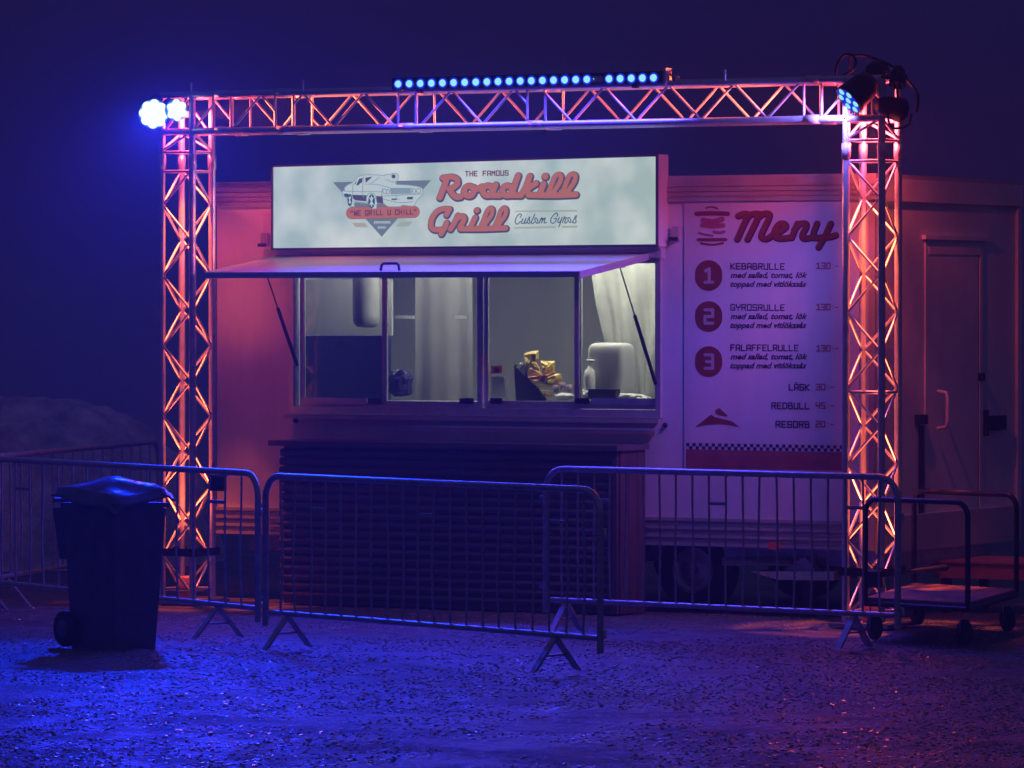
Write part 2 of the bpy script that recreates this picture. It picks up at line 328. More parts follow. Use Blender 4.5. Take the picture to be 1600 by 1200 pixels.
# rubble pile behind the left barriers
c = gp(30, 860, 0.); nu, nv = 90, 60; V = []
mc = CAM + (H_*39 + R_*(-800+20)/F_PX*39); mc.z = 0
for j in range(nv):
    for i in range(nu):
        u = -2.6+4.3*i/(nu-1); v = -1.6+3.2*j/(nv-1)
        V.append(mc+R_*u+H_*v)
V = np.array([tuple(p) for p in V]); uu = np.tile(np.linspace(-2.6, 1.7, nu), nv); vv = np.repeat(np.linspace(-1.6, 1.6, nv), nu)
side = np.where(uu > 0, uu/1.62, uu/3.2); hgt = 1.27*np.sqrt(np.clip(1-side**2-(vv/1.5)**2, 0, 1))-.05
hgt += vnoise(V*2.2, 4, 5, .6)*.22*(hgt > 0)+vnoise(V*.8, 9, 2)*.1*(hgt > 0)
V[:, 2] = np.maximum(hgt, -.06)
mb = MB(); mb.add(V, [(j*nu+i, j*nu+i+1, (j+1)*nu+i+1, (j+1)*nu+i) for j in range(nv-1) for i in range(nu-1)], True)
tag(mb.build('rubble_pile', ROCK), kind='structure')

# ------------------------------------------------------------------ food trailer
TB = (2.4, YT+1.1, 0)
tr = thing('food_trailer', TB, 'white box food trailer with a wide serving window, washed pink and purple by lamps', 'food trailer')
a = wp(457, 640); b_ = wp(1033, 645); ox0, ox1 = a.x, b_.x; oz0 = wp(745, 650).z; oz1 = wp(745, 398).z; YB = YT+2.24
mb = MB().box(XL, YT, ZB, ox0, YT+.05, ZT).box(ox1, YT, ZB, XR, YT+.05, ZT).box(ox0, YT, ZB, ox1, YT+.05, oz0).box(ox0, YT, oz1, ox1, YT+.05, ZT)
mb.build('front_wall', WALL, tr, TB)
MB().box(XR-.05, YT+.05, ZB, XR, YB, ZT).build('end_wall', ENDW, tr, TB)
MB().box(XL, YT+.05, ZB, XL+.05, YB, ZT).build('end_wall', ENDW, tr, TB)
MB().box(XL+.05, YB-.05, ZB, XR-.05, YB, ZT).build('back_wall', INSIDE, tr, TB)
MB().box(XL-.01, YT-.01, ZT, XR+.01, YB+.01, ZT+.05).build('roof', TRIM, tr, TB)
MB().box(XL+.05, YT+.05, ZB, XR-.05, YB-.05, ZB+.06).build('floor_panel', INSIDE, tr, TB)
mb = MB()
for k in range(4): mb.box(XL-.02, YT-.022+.004*(k % 2), ZT-.115+.032*k, XR+.02, YT-.001, ZT-.087+.032*k)
mb.build('top_moulding', TRIM, tr, TB)
mb = MB(); mb.box(XR+.001, YT+.002, ZT-.12, XR+.03, YB, ZT+.02); mb.box(XR+.001, YB-.06, ZB, XR+.022, YB, ZT-.122); mb.build('end_moulding', ENDW, tr, TB)
mb = MB(); zs = wp(1310, 813).z
for k in range(7): mb.box(XL, YT-.018+(.007 if k % 2 else 0), ZB+(zs-ZB)*k/7, XR, YT-.001, ZB+(zs-ZB)*(k+.82)/7)
mb.build('ribbed_skirt', TRIM, tr, TB)
MB().box(XR-.03, YT-.03, ZB, XR+.012, YT-.02, ZT-.13).build('corner_strip', TRIM, tr, TB)
mb = MB(); p = wp(1214, 853)
mb.box(p.x-.035, YT-.05, p.z-.02, p.x+.035, YT-.02, p.z+.025); mb.build('marker_lamp', AMBER, tr, TB)
for (px, py) in ((1057, 366), (415, 376)):
    p = wp(px, py); b1 = MB().box(p.x-.02, YT-.03, p.z-.04, p.x+.03, YT-.001, p.z+.05).build('catch', TRIM, tr, TB)
    rod('catch_pin', (p.x-.03, YT-.045, p.z-.03), (p.x+.03, YT-.045, p.z-.03), .012, BLACK, b1, TB)
for (px, py) in ((1040, 664), (463, 657)):
    p = wp(px, py); MB().lathe((p.x, YT-.001, p.z), [(0, .02), (.014, .018), (.016, 0)], 12, (0, -1, 0)).build('vent_plug', BLACK, tr, TB)
# end face: door, hinges, handle, lock, plinth
def efbox(name, px0, py0, px1, py1, d0, d1, M, par=None):
    A = ep(px0, py0); B = ep(px1, py1); C0 = ep(px0, py1); zt, zb = (A.z+ep(px1, py0).z)/2, (B.z+C0.z)/2
    return MB().box(XR+d0, A.y, zb, XR+d1, B.y, zt).build(name, M, par or tr, TB)
dr = efbox('door', 1449, 393, 1526, 800, .004, .009, ENDW)
A = ep(1449, 375); B = ep(1528, 820)
mb = MB(); mb.box(XR+.002, A.y-.05, B.z, XR+.012, A.y-.004, A.z); mb.box(XR+.002, B.y+.004, B.z, XR+.012, B.y+.045, A.z); mb.box(XR+.002, A.y-.004, A.z-.09, XR+.014, B.y+.004, A.z); mb.build('door_frame', ENDW, tr, TB)
MB().box(XR+.002, A.y-.09, A.z+.003, XR+.03, B.y+.12, A.z+.03).build('rain_drip', ENDW, tr, TB)
p = ep(1458, 640); h = .12
MB().tube([(XR+.03, p.y, p.z+h), (XR+.09, p.y, p.z+h-.01), (XR+.10, p.y, p.z+h-.04), (XR+.10, p.y, p.z-h+.04), (XR+.09, p.y, p.z-h+.01), (XR+.03, p.y, p.z-h)], .012, 8).build('handle', WHITEP, dr, TB)
p = ep(1438, 655); MB().box(XR+.002, p.y-.09, p.z-.03, XR+.045, p.y+.02, p.z+.03).build('hinge', BLACK, dr, TB)
MB().box(XR+.002, p.y-.03, p.z-.6, XR+.02, p.y+.015, p.z-.04).build('seal_strip', BLACK, tr, TB)
p = ep(1553, 660); b1 = MB().box(XR+.002, p.y-.14, p.z-.05, XR+.035, p.y+.13, p.z+.045).build('lock_box', BLACK, tr, TB)
MB().box(XR+.002, p.y-.17, p.z-.085, XR+.028, p.y-.145, p.z+.085).build('lock_bar', BLACK, b1, TB)
p = ep(1530, 590); MB().box(XR+.002, p.y-.02, p.z-.02, XR+.034, p.y+.02, p.z+.03).build('hinge', BLACK, dr, TB)
MB().box(XR+.001, YT+.002, ZB-.02, XR+.05, YB-.07, ZB+.21).build('end_plinth', CREAM, tr, TB)
# chassis, wheels, mudguard, support plate
MB().box(XL+.1, YT+.25, ZB-.12, XR-.1, YT+.33, ZB-.002).box(XL+.1, YB-.35, ZB-.12, XR-.1, YB-.27, ZB-.002).build('chassis', GALV, tr, TB)
MB().box(XR-.06, YT+.1, ZB-.13, XR+.02, YB-.5, ZB-.022).build('rear_beam', GALV, tr, TB)
for px in (905, 1090):
    for yy in (YT+.32, YB-.34):
        p = wp(px, 900, YT+.3); cx = p.x; rr = .27
        wl = MB().lathe((cx, yy-.09, rr-.015), [(.15, 0), (rr-.03, .0), (rr, .04), (rr, .13), (rr-.03, .17), (.15, .17)], 24, (0, 1, 0)).build('wheel', RUBBER, tr, TB)
        MB().lathe((cx, yy-.08, rr-.015), [(0, .03), (.05, .0), (.08, .03), (.155, .04), (.16, 0)], 20, (0, 1, 0)).build('rim', GALV, wl, TB)
A = wp(1130, 874); B = wp(1240, 888)
MB().hexa([wp(1128, 872, YT+.08), wp(1225, 872, YT+.08), wp(1240, 884, YT+.02), wp(1128, 884, YT+.05)], (0, .25, 0)).build('mudguard', GALV, tr, TB)
MB().hexa([wp(1172, 893, YT-.02), wp(1303, 893, YT-.02), wp(1303, 907, YT-.04), wp(1215, 906, YT-.04)], (0, .4, .0)).build('support_plate', GALV, tr, TB)
MB().hexa([wp(1240, 878, YT+.1), wp(1258, 870, YT+.1), wp(1275, 892, YT+.1), wp(1222, 893, YT+.1)], (0, .08, 0)).build('support_leg', GALV, tr, TB)
MB().box(wp(1250, 900).x-.03, YT+.1, -.02, wp(1250, 900).x+.03, YT+.16, wp(1250, 905).z-.01).build('jack_post', BLACK, tr, TB)

# serving window
def wbox(px0, py0, px1, py1, y0, y1, Yr=YT):
    A = wp(px0, py0, Yr); B = wp(px1, py1, Yr); return MB().box(A.x, y0, min(A.z, B.z), B.x, y1, max(A.z, B.z))
def ring(name, px0, py0, px1, py1, wd, y0, y1, M, par, wb=None):
    A = wp(px0, (py0), YT); B = wp(px1, py1, YT); x0, x1, z0, z1 = A.x, B.x, B.z, A.z; wb = wb or wd
    return MB().box(x0, y0, z0, x0+wd, y1, z1).box(x1-wd, y0, z0, x1, y1, z1).box(x0+wd, y0, z0, x1-wd, y1, z0+wb).box(x0+wd, y0, z1-wd, x1-wd, y1, z1).build(name, M, par, TB)
GL = bpy.data.materials.new('window_glass'); GL.use_nodes = True; n = GL.node_tree; n.nodes.remove(n.nodes['Principled BSDF'])
tt = n.nodes.new('ShaderNodeBsdfTransparent'); tt.inputs[0].default_value = (.86, .88, .88, 1); gg = n.nodes.new('ShaderNodeBsdfGlossy'); gg.inputs['Roughness'].default_value = .06
fr = n.nodes.new('ShaderNodeFresnel'); fr.inputs[0].default_value = 1.5; ms = n.nodes.new('ShaderNodeMixShader')
n.links.new(fr.outputs[0], ms.inputs[0]); n.links.new(tt.outputs[0], ms.inputs[1]); n.links.new(gg.outputs[0], ms.inputs[2]); n.links.new(ms.outputs[0], n.nodes['Material Output'].inputs[0])
ring('window_frame', 455, 400, 1035, 653, .035, YT-.03, YT+.06, ALU, tr, .05)
A = wp(458, 645)
MB().box(ox0-.02, YT-.075, oz0-.03, ox1+.02, YT-.032, oz0-.004).build('window_sill', TRIM, tr, TB)
for (x0, x1, y0, y1) in ((465, 600, .028, .048), (597, 752, .003, .024), (752, 905, .028, .048), (897, 1030, .003, .024)):
    s_ = ring('window', x0, 404, x1, 640, .032, YT+y0, YT+y1, ALU, tr, .05)
    pb = wbox(x0+6, 410, x1-6, 630, YT+y0+.008, YT+y0+.012).build('pane', GL, s_, TB)
for (x0, x1) in ((576, 596), (719, 740), (767, 785), (900, 920)):
    wbox(x0, 622, x1, 631, YT-.012, YT+.0025).build('latch', BLACK, tr, TB)
wbox(470, 621, 574, 632, YT-.008, YT+.0025).build('track_cover', ALU, tr, TB)
wbox(925, 622, 1026, 633, YT-.008, YT+.0025).build('track_cover', ALU, tr, TB)
# inside fittings: ceiling, lamp, counter, splash panels
MB().box(XL+.05, YT+.05, ZT-.06, XR-.05, YB-.05, ZT-.002).build('ceiling_panel', INSIDE, tr, TB)
wbox(466, 437, 612, 524, YT+.50, YT+.52, YT+.5).build('wall_cabinet', INSIDE, tr, TB)
wbox(466, 524, 604, 630, YT+.44, YT+.5, YT+.44).build('splash_panel', INDARK, tr, TB)
ctz = wp(830, 628, YT+.3).z
MB().box(ox0+.05, YT+.07, ctz-.04, ox1+.25, YT+.42, ctz).build('inner_counter', STEEL, tr, TB)
p = wp(572, 470, YT+.3)
MB().lathe((p.x, p.y, wp(572, 512, YT+.3).z), [(0, 0), (.06, .004), (.085, .03), (.09, .08), (.09, .5)], 20).build('paper_roll', INSIDE, tr, TB)
p = wp(690, 500, YT+.8); v = []; f = []; nn = 40
for i in range(nn+1):
    t = i/nn; x = wp(648+92*t, 500, YT+.8).x; y = YT+.8+.006*math.sin(t*19)+.01*math.sin(t*9+1)
    v += [(x, y, ctz-.3), (x+.01*math.sin(t*5), y, ZT-.2)]
MB().add(v, [(2*i, 2*i+2, 2*i+3, 2*i+1) for i in range(nn)], True).build('strip_curtain', INDIM, tr, TB)
for (x0, x1) in ((617, 646), (711, 727)): wbox(x0, 493, x1, 498, YT+.6, YT+.62, YT+.6).build('shelf_bracket', ALU, tr, TB)
v = []; nn = 60
for i in range(nn+1):
    t = i/nn; x0 = 950+88*t; q = wp(x0, 500, YT+.62); yy = q.y+.009*math.sin(t*13)+.006*math.sin(t*41+2)
    for k in range(9):
        s1 = k/8; zz = ZT-.15+(ctz+.05-(ZT-.15))*s1; v.append((q.x-.22*(1-s1)*(1-t)+.05*s1*(1-t), yy*1+.02*math.sin(s1*9+t*12), zz))
MB().add(v, [(9*i+k, 9*i+k+1, 9*(i+1)+k+1, 9*(i+1)+k) for i in range(nn) for k in range(8)], True).build('side_curtain', CLOTH, tr, TB)
lp = MB().box(.8, YT+.25, ZT-.1, 3.7, YT+.37, ZT-.062); lp.build('ceiling_lamp', emi('lamp_tube', (1, .97, .85), 3.), tr, TB)
# awning flap
AY = YT-1.0; zh = wp(1025, 400).z; AFl = wp(320, 433, AY); AFr = wp(905, 433, AY); AHl_x, AHr_x = AFl.x, AFr.x; zf = (AFl.z+AFr.z)/2+.01
q = [(AHl_x, AY, zf), (AHr_x, AY, zf), (AHr_x, YT-.03, zh), (AHl_x, YT-.03, zh)]
aw = MB().hexa(q, (0, 0, .022)).build('awning', AWN, tr, TB)
mb = MB(); mb.box(AHl_x-.012, AY-.018, zf-.014, AHr_x+.012, AY-.001, zf+.024); mb.build('awning_edge', ALU, aw, TB)
for x in (AHl_x-.012, AHr_x): MB().hexa([(x, AY-.001, zf-.02), (x+.014, AY-.001, zf-.02), (x+.014, YT-.03, zh-.02), (x, YT-.03, zh-.02)], (0, 0, .046)).build('awning_edge', ALU, aw, TB)
p = wp(612, 425, AY+.1); zz = zf+(zh-zf)*.1/1.0+.02
MB().tube([(p.x-.07, AY+.08, zz), (p.x-.062, AY+.08, zz+.035), (p.x-.05, AY+.08, zz+.045), (p.x+.05, AY+.08, zz+.045), (p.x+.062, AY+.08, zz+.035), (p.x+.07, AY+.08, zz)], .009, 8).build('awning_handle', BLACK, aw, TB)
MB().box(AHl_x, YT-.03, zh-.02, AHr_x, YT-.002, zh+.03).build('hinge_rail', ALU, aw, TB)
for (xa, xb, pyb) in ((AHl_x+.05, wp(469, 560).x, 575), (AHr_x-.06, wp(1029, 600).x, 600)):
    top = Vector((xa, YT-.36, zf+(zh-zf)*.64-.01)); bot = Vector((xb, YT-.04, wp(1029, pyb).z)); mid = top.lerp(bot, .42)
    st = rod('gas_strut', mid, bot, .012, BLACK, tr, TB); 
    MB().tube([top, mid], .005, 8).build('strut_rod', BLACK, tr, TB)
    MB().box(top.x-.03, top.y-.03, top.z-.02, top.x+.03, top.y+.03, top.z+.006).build('strut_bracket', BLACK, tr, TB)

# interior lamp
L = bpy.data.lights.new('ceiling_lamp_light', 'AREA'); L.shape = 'RECTANGLE'; L.size = 2.9; L.size_y = .12; L.energy = 48; L.color = (1, .96, .80)
lo = bpy.data.objects.new('ceiling_lamp_light', L); COL.objects.link(lo); lo.location = (2.25, YT+.31, ZT-.105)

# things on the inner counter
def lump(name, c, sx_, sy_, sz_, M, seed, par=None, org=(0, 0, 0), amp=.16, nu=20, nv=12, pw=.6, smooth=False, tilt=0.):
    v = []
    for j in range(nv+1):
        ph = -math.pi/2+math.pi*j/nv
        for i in range(nu):
            th = 2*math.pi*i/nu; sg = lambda q: math.copysign(abs(q)**pw, q)
            v.append((sg(math.cos(ph))*sg(math.cos(th)), sg(math.cos(ph))*sg(math.sin(th)), sg(math.sin(ph))))
    v = np.array(v); v *= (1+amp*vnoise(v*2.3, seed, 3, .6))[:, None]; v *= [sx_, sy_, sz_]
    ct, st_ = math.cos(tilt), math.sin(tilt); v = np.stack([v[:, 0]*ct-v[:, 2]*st_, v[:, 1], v[:, 0]*st_+v[:, 2]*ct], 1)
    b = MB().add([Vector(p)+Vector(c) for p in v], [(j*nu+i, j*nu+(i+1) % nu, (j+1)*nu+(i+1) % nu, (j+1)*nu+i) for j in range(nv) for i in range(nu)], smooth)
    return b.build(name, M, par, org)
YI = YT+.30
def foil(name, pts, M, Y, seed, par=None, org=None, dep=.035):
    """crinkled flat bag: polygon (window-crop coordinates) with creased front and a back"""
    R3 = random.Random(seed); P = []
    for a, b in zip(pts, pts[1:]+pts[:1]): P += [a, ((a[0]+b[0])/2+R3.uniform(-5, 5), (a[1]+b[1])/2+R3.uniform(-5, 5))]
    n_ = len(P); cx = sum(p[0] for p in P)/n_; cy_ = sum(p[1] for p in P)/n_; V = []
    for f_, dd in ((1., .0), (.74, .7), (.42, 1.), (.18, .8)):
        for p in P: V.append(wp((cx+(p[0]-cx)*f_+R3.uniform(-7, 7)*(f_ < 1))/5.714+760, (cy_+(p[1]-cy_)*f_+R3.uniform(-7, 7)*(f_ < 1))/5.714+530, Y)-Vector((0, dep*dd*R3.uniform(.2, 1.), 0)))
    V.append(wp(cx/5.714+760, cy_/5.714+530, Y)-Vector((0, dep*.7, 0))); V.append(wp(cx/5.714+760, cy_/5.714+530, Y)+Vector((0, dep, 0)))
    F = []
    for k in range(3):
        for i in range(n_): F.append((k*n_+i, k*n_+(i+1) % n_, (k+1)*n_+(i+1) % n_, (k+1)*n_+i))
    F += [(3*n_+i, 3*n_+(i+1) % n_, 4*n_) for i in range(n_)]+[((i+1) % n_, i, 4*n_+1) for i in range(n_)]
    T3 = []
    for q in F: T3 += [q] if len(q) == 3 else [(q[0], q[1], q[2]), (q[0], q[2], q[3])]
    return MB().add(V, T3).build(name, M, par, org if org is not None else wp(cx/5.714+760, cy_/5.714+530, Y))
G_ = 'yellow snack bags behind the serving window'
A1 = foil('snack_bag', [(330, 130), (400, 108), (468, 100), (466, 178), (440, 192), (478, 258), (500, 330), (370, 340), (345, 262)], YELLOW, YI, 11); tag(A1, 'topmost upright yellow snack bag of the pile behind the window', 'snack bag', G_)
A2 = foil('snack_bag', [(484, 190), (612, 195), (614, 300), (525, 332), (494, 270)], YELLOW, YI+.04, 12); tag(A2, 'middle yellow snack bag folded open at the right of the upright one', 'snack bag', G_)
A3 = foil('snack_bag', [(378, 352), (470, 335), (600, 312), (668, 308), (692, 412), (600, 420), (462, 428), (402, 385)], YELLOW, YI-.02, 13); tag(A3, 'wide lowest yellow snack bag of the pile with a red band along its top', 'snack bag', G_)
foil('red_band', [(366, 338), (500, 328), (612, 298), (604, 318), (500, 352), (384, 360)], REDFOIL, YI-.05, 15, A3, tuple(A3.location), .012)
A4 = foil('snack_bag', [(475, 450), (572, 462), (592, 522), (528, 524)], YELLOW, YI-.05, 14, None, None, .02); tag(A4, 'small torn yellow snack bag wedged in front of the dark tray', 'snack bag', G_)
A5 = foil('snack_bag', [(265, 252), (302, 206), (342, 206), (348, 332), (310, 300)], CLOTH, YI-.01, 16, None, None, .015); tag(A5, 'pale inside-out snack bag flap at the left of the yellow pile', 'snack bag', G_)
p = wp(826, 600, YI-.04)
tb = MB().hexa([wp(803, 570, YI), wp(812, 570, YI), wp(852, 626, YI-.03), wp(806, 626, YI-.03)], (0, .03, 0)).build('dark_tray', BLACK, None, p)
tag(tb, 'dark tray leaning against the yellow snack bags', 'tray')
for k, (px, py) in enumerate(((869, 608), (879, 604), (889, 607))):
    p = wp(px, py+6, YI-.05); o = MB().lathe(p, [(.0, 0), (.016, 0), (.021, .05), (.0, .052)], 12).build('paper_cup', CUP, None, p)
    tag(o, ('leftmost', 'middle', 'rightmost')[k]+' of three small pinkish cups beside the yellow snack bags', 'cup', 'small cups on the inner counter')
p = wp(882, 619, YI-.07); tag(lump('garlic_heap', p, .07, .03, .022, WHITEP, 31, None, p, .5, 18, 8, .9, True), 'small heap of white pieces below the pinkish cups', 'food')
p = wp(908, 616, YI-.07); tag(lump('crumpled_napkin', p, .05, .03, .03, WHITEP, 33, None, p, .5), 'crumpled white napkin at the foot of the pump bottle', 'napkin')
p = wp(921, 612, YI-.03); p.z = ctz+.06
pb = thing('pump_bottle', p, 'white pump bottle standing in front of the pale container', 'bottle')
MB().lathe(p, [(0, 0), (.036, 0), (.038, .02), (.038, .11), (.03, .15), (.012, .165), (.012, .18), (0, .18)], 18).build('bottle_body', WHITEP, pb, p)
MB().tube([p+Vector((0, 0, .18)), p+Vector((0, 0, .215))], .006, 8).tube([p+Vector((-.02, 0, .215)), p+Vector((.035, 0, .213))], .008, 8).build('pump_head', WHITEP, pb, p)
p = wp(955, 580, YI+.1)
cn = lump('water_container', p, .135, .10, .185, CREAM, 41, None, p, .03, 32, 20, .28, True); tag(cn, 'large pale plastic container with rounded shoulders at the right of the window', 'container')
MB().lathe(p+Vector((-.09, 0, .165)), [(0, .03), (.03, .03), (.03, 0)], 14).build('cap', BLACK, cn, p)
p = wp(941, 616, YI-.1); tag(wbox(919, 608, 962, 624, YI-.12, YI-.06, YI-.12).build('black_tray', BLACK, None, p), 'black tray standing on edge below the pale container', 'tray')
p = wp(985, 622, YI-.05); tag(lump('plastic_bag', p, .13, .05, .03, WHITEP, 51, None, p, .5, 26, 10, .9, False), 'flat white plastic bag on the counter at the right end of the window', 'plastic bag')
p = wp(775, 600, YI); cr_ = thing('card_reader', p, 'grey card reader with a pink card behind the third window pane', 'card reader')
MB().hexa([wp(768, 588, YI), wp(788, 588, YI), wp(790, 622, YI), wp(768, 622, YI)], (0, .05, 0)).build('reader_body', STEEL, cr_, p)
c1 = MB().hexa([wp(767, 572, YI), wp(785, 571, YI), wp(784, 583, YI), wp(768, 584, YI)], (0, .01, 0)).build('card', REDFOIL, cr_, p)
MB().hexa([wp(773, 575, YI-.003), wp(779, 575, YI-.003), wp(779, 581, YI-.003), wp(773, 581, YI-.003)], (0, .002, 0)).build('card_mark', BLACK, c1, p)
p = wp(625, 600, YI+.1); tag(lump('grey_sack', p, .08, .06, .09, INDARK, 61, None, p, .4, 18, 12, .7, False), 'grey crumpled sack behind the second window pane', 'sack')

# ------------------------------------------------------------------ lit sign
YS = YT-.145; c4 = [wp(424, 391, YS), wp(1028, 385, YS), wp(1028, 241, YS), wp(424, 258, YS)]
SO = (c4[0]+c4[1])/2
sg_ = thing('illuminated_sign', SO, 'long backlit white sign reading Roadkill Grill above the serving window', 'sign')
cen = sum(c4, Vector())/4
MB().hexa([Vector(p)+Vector((0, .01, 0)) for p in c4], (0, .134, 0)).build('sign_box', AWN, sg_, SO)
mb = MB()
def edge(a, b, wd):
    a, b = Vector(a), Vector(b); d = (b-a).normalized(); nrm = Vector((0, -1, 0)).cross(d)
    nrm = nrm if nrm.dot(cen-a) > 0 else -nrm
    mb.hexa([a, b, b+nrm*wd, a+nrm*wd], (0, .016, 0))
for k in range(4):
    a, b = c4[k]+Vector((0, -.006, 0)), c4[(k+1) % 4]+Vector((0, -.006, 0)); edge(a, b, .014)
mb.build('sign_frame', mat('sign_frame_paint', (.10, .10, .12), .4), sg_, SO)
SG = bpy.data.materials.new('backlit_face'); SG.use_nodes = True; n = SG.node_tree; n.nodes.remove(n.nodes['Principled BSDF'])
e = n.nodes.new('ShaderNodeEmission'); g = n.nodes.new('ShaderNodeNewGeometry'); t = n.nodes.new('ShaderNodeTexNoise'); t.inputs['Scale'].default_value = 3.2; t.inputs['Detail'].default_value = 2
n.links.new(g.outputs['Position'], t.inputs['Vector']); r = n.nodes.new('ShaderNodeValToRGB')
r.color_ramp.elements[0].position = .36; r.color_ramp.elements[0].color = (.39, .51, .47, 1); r.color_ramp.elements[1].position = .68; r.color_ramp.elements[1].color = (.66, .72, .66, 1)
n.links.new(t.outputs['Fac'], r.inputs[0]); n.links.new(r.outputs[0], e.inputs[0]); e.inputs[1].default_value = .97; n.links.new(e.outputs[0], n.nodes['Material Output'].inputs[0])
SIGN_E = e
pan = MB().add([Vector(p)+Vector((0, .004, 0)) for p in c4], [(0, 1, 2, 3)]).build('sign_face', SG, sg_, SO)
ERED = emi('sign_red', (.44, .15, .10)); EDK = emi('sign_plum', (.085, .075, .115)); EGR = emi('sign_grey', (.15, .20, .215)); ENV = emi('sign_navy', (.035, .085, .125))
EWH = emi('sign_white', (.50, .60, .56)); EOL = emi('sign_olive', (.36, .41, .31)); ETA = emi('sign_tan', (.42, .37, .30)); EMID = emi('sign_mid', (.24, .33, .34)); EDR = emi('sign_dark_red', (.14, .05, .07))
yS = [YS-.001-.0015*k for k in range(9)]
road = T(6.667, 670, 260, [[(145, 118), (235, 108), (290, 130), (298, 175), (262, 212), (215, 238)], [(190, 120), (155, 220), (113, 325)], [(215, 235), (245, 285), (285, 318), (330, 315)],
    ell(418, 255, 50, 52), [(460, 215), (505, 235), (550, 210)], ell(612, 252, 50, 52), [(695, 190), (672, 250), (658, 300)], [(640, 300), (740, 302)],
    ell(817, 252, 50, 52), [(930, 95), (893, 200), (862, 300)], [(850, 300), (960, 300)], [(1052, 100), (1012, 210), (960, 300)], [(1115, 175), (1055, 215), (1015, 240), (1050, 295)], [(1040, 298), (1160, 298)],
    [(1195, 182), (1172, 240), (1152, 296)], (34, [(1212, 103), (1213, 103)]),
    (24, [(1195, 300), (1235, 285), (1285, 175), (1315, 105), (1352, 82), (1378, 100), (1366, 160), (1318, 240), (1282, 292)]),
    (24, [(1340, 300), (1385, 282), (1430, 175), (1462, 100), (1500, 78), (1528, 98), (1515, 160), (1462, 240), (1420, 292)]), [(1150, 300), (1350, 300), (1530, 292)]], 30)
grill = T(10, 660, 315, [[(425, 115), (330, 112), (230, 150), (160, 240), (132, 340), (145, 410), (200, 438), (310, 432)], [(425, 115), (375, 205)], [(378, 330), (340, 420), (292, 505)],
    [(550, 215), (500, 330), (435, 430)], [(545, 260), (620, 225), (655, 265), (625, 335), (588, 400), (610, 428)], [(825, 245), (780, 340), (745, 410)], (43, [(850, 135), (851, 135)]),
    (33, [(850, 425), (900, 400), (960, 280), (1010, 150), (1062, 98), (1095, 130), (1075, 220), (1010, 310), (950, 395)]),
    (33, [(1065, 425), (1115, 400), (1180, 270), (1225, 145), (1275, 95), (1308, 130), (1290, 220), (1225, 310), (1165, 395)]), [(590, 425), (950, 425), (1300, 412)]], 40)
cg = T(14.545, 800, 322, [[(185, 262), (213, 205), (190, 178), (140, 200), (95, 270), (72, 350), (90, 400), (135, 405), (195, 345)], [(250, 285), (215, 365), (230, 400), (270, 375), (320, 275)], [(320, 275), (285, 370), (302, 395), (345, 350)],
    [(335, 375), (400, 245), (392, 300), (408, 365), (385, 395), (345, 380)], [(522, 180), (455, 330), (435, 380), (465, 398), (505, 365)], ell(555, 330, 30, 62, -.3), [(665, 270), (640, 330), (618, 390)], [(635, 340), (700, 270), (672, 385)], [(690, 330), (755, 268), (730, 380), (785, 372)],
    [(1020, 235), (1040, 190), (1005, 158), (935, 215), (882, 300), (890, 372), (940, 390), (990, 340), (1012, 285), (955, 288)], [(1075, 258), (1040, 345), (1058, 375), (1100, 345), (1142, 258)], [(1142, 258), (1100, 380), (1060, 478)],
    [(1190, 238), (1150, 375)], [(1170, 300), (1235, 258), (1198, 370), (1225, 385), (1260, 350)], ell(1305, 318, 30, 58, -.3), [(1370, 372), (1460, 215), (1450, 300), (1455, 360), (1420, 385), (1385, 372)]], 11)
printed('lettering', field_mesh(road, 1.9, (.9, 1.2)), EDK, sg_, SO, yS[0]); printed('lettering', field_mesh(road, 0), ERED, sg_, SO, yS[2])
printed('lettering', field_mesh(grill, 1.9, (.9, 1.2)), EDK, sg_, SO, yS[1]); printed('lettering', field_mesh(grill, 0), ERED, sg_, SO, yS[2])
printed('lettering', field_mesh(cg, 0, step=.25), ENV, sg_, SO, yS[0])
printed('lettering', field_mesh(block('THE FAMOUS', 727.3, 268, 793.8, 266.5, 7.2, .85), 0, step=.25), EDR, sg_, SO, yS[3])
for q in ([(70, 105), (1485, 85), (1485, 128), (70, 130)], [(60, 480), (995, 455), (995, 495), (60, 515)], [(1135, 452), (1485, 445), (1485, 490), (1135, 495)]): poly('rule_line', q, EOL, sg_, SO, yS[0], 14.545, 800, 322)
K = dict(sc=8.889, ox=510, oy=250)
poly('emblem_triangle', [(90, 308), (768, 1068), (1455, 280)], EGR, sg_, SO, yS[0], **K)
poly('emblem_stripe', [(355, 872), (535, 872), (580, 932), (405, 932)], ETA, sg_, SO, yS[0], **K); poly('emblem_stripe', [(1030, 858), (1200, 852), (1145, 920), (965, 926)], EOL, sg_, SO, yS[0], **K)
printed('small_lettering', field_mesh([(.5, [(585+2.7*i, 346), (585+2.7*i, 349.6)]) for i in range(10)]+[(.5, [(585+2.7*i, 348), (586.6+2.7*i, 346.2)]) for i in range(9)]+[(.5, [(591+2.7*i, 353.6), (591+2.7*i, 357.4)]) for i in range(5)]+[(.4, [(591, 355.6), (602, 355.4)])], 0, step=.25), EWH, sg_, SO, yS[1])
rb = T(8.889, 510, 250, [], 1)
printed('emblem_banner', field_mesh([(9.2, [(550.2, 333), (646.3, 331)])], .4), EDR, sg_, SO, yS[1]); printed('emblem_banner', field_mesh([(9.2, [(550.2, 333), (646.3, 331)])], 0), ERED, sg_, SO, yS[2])
printed('lettering', field_mesh(block('"WE GRILL U CHILL"', 547.5, 329.5, 651, 327, 7.4, .8, .5), 0, step=.25), EDR, sg_, SO, yS[3])
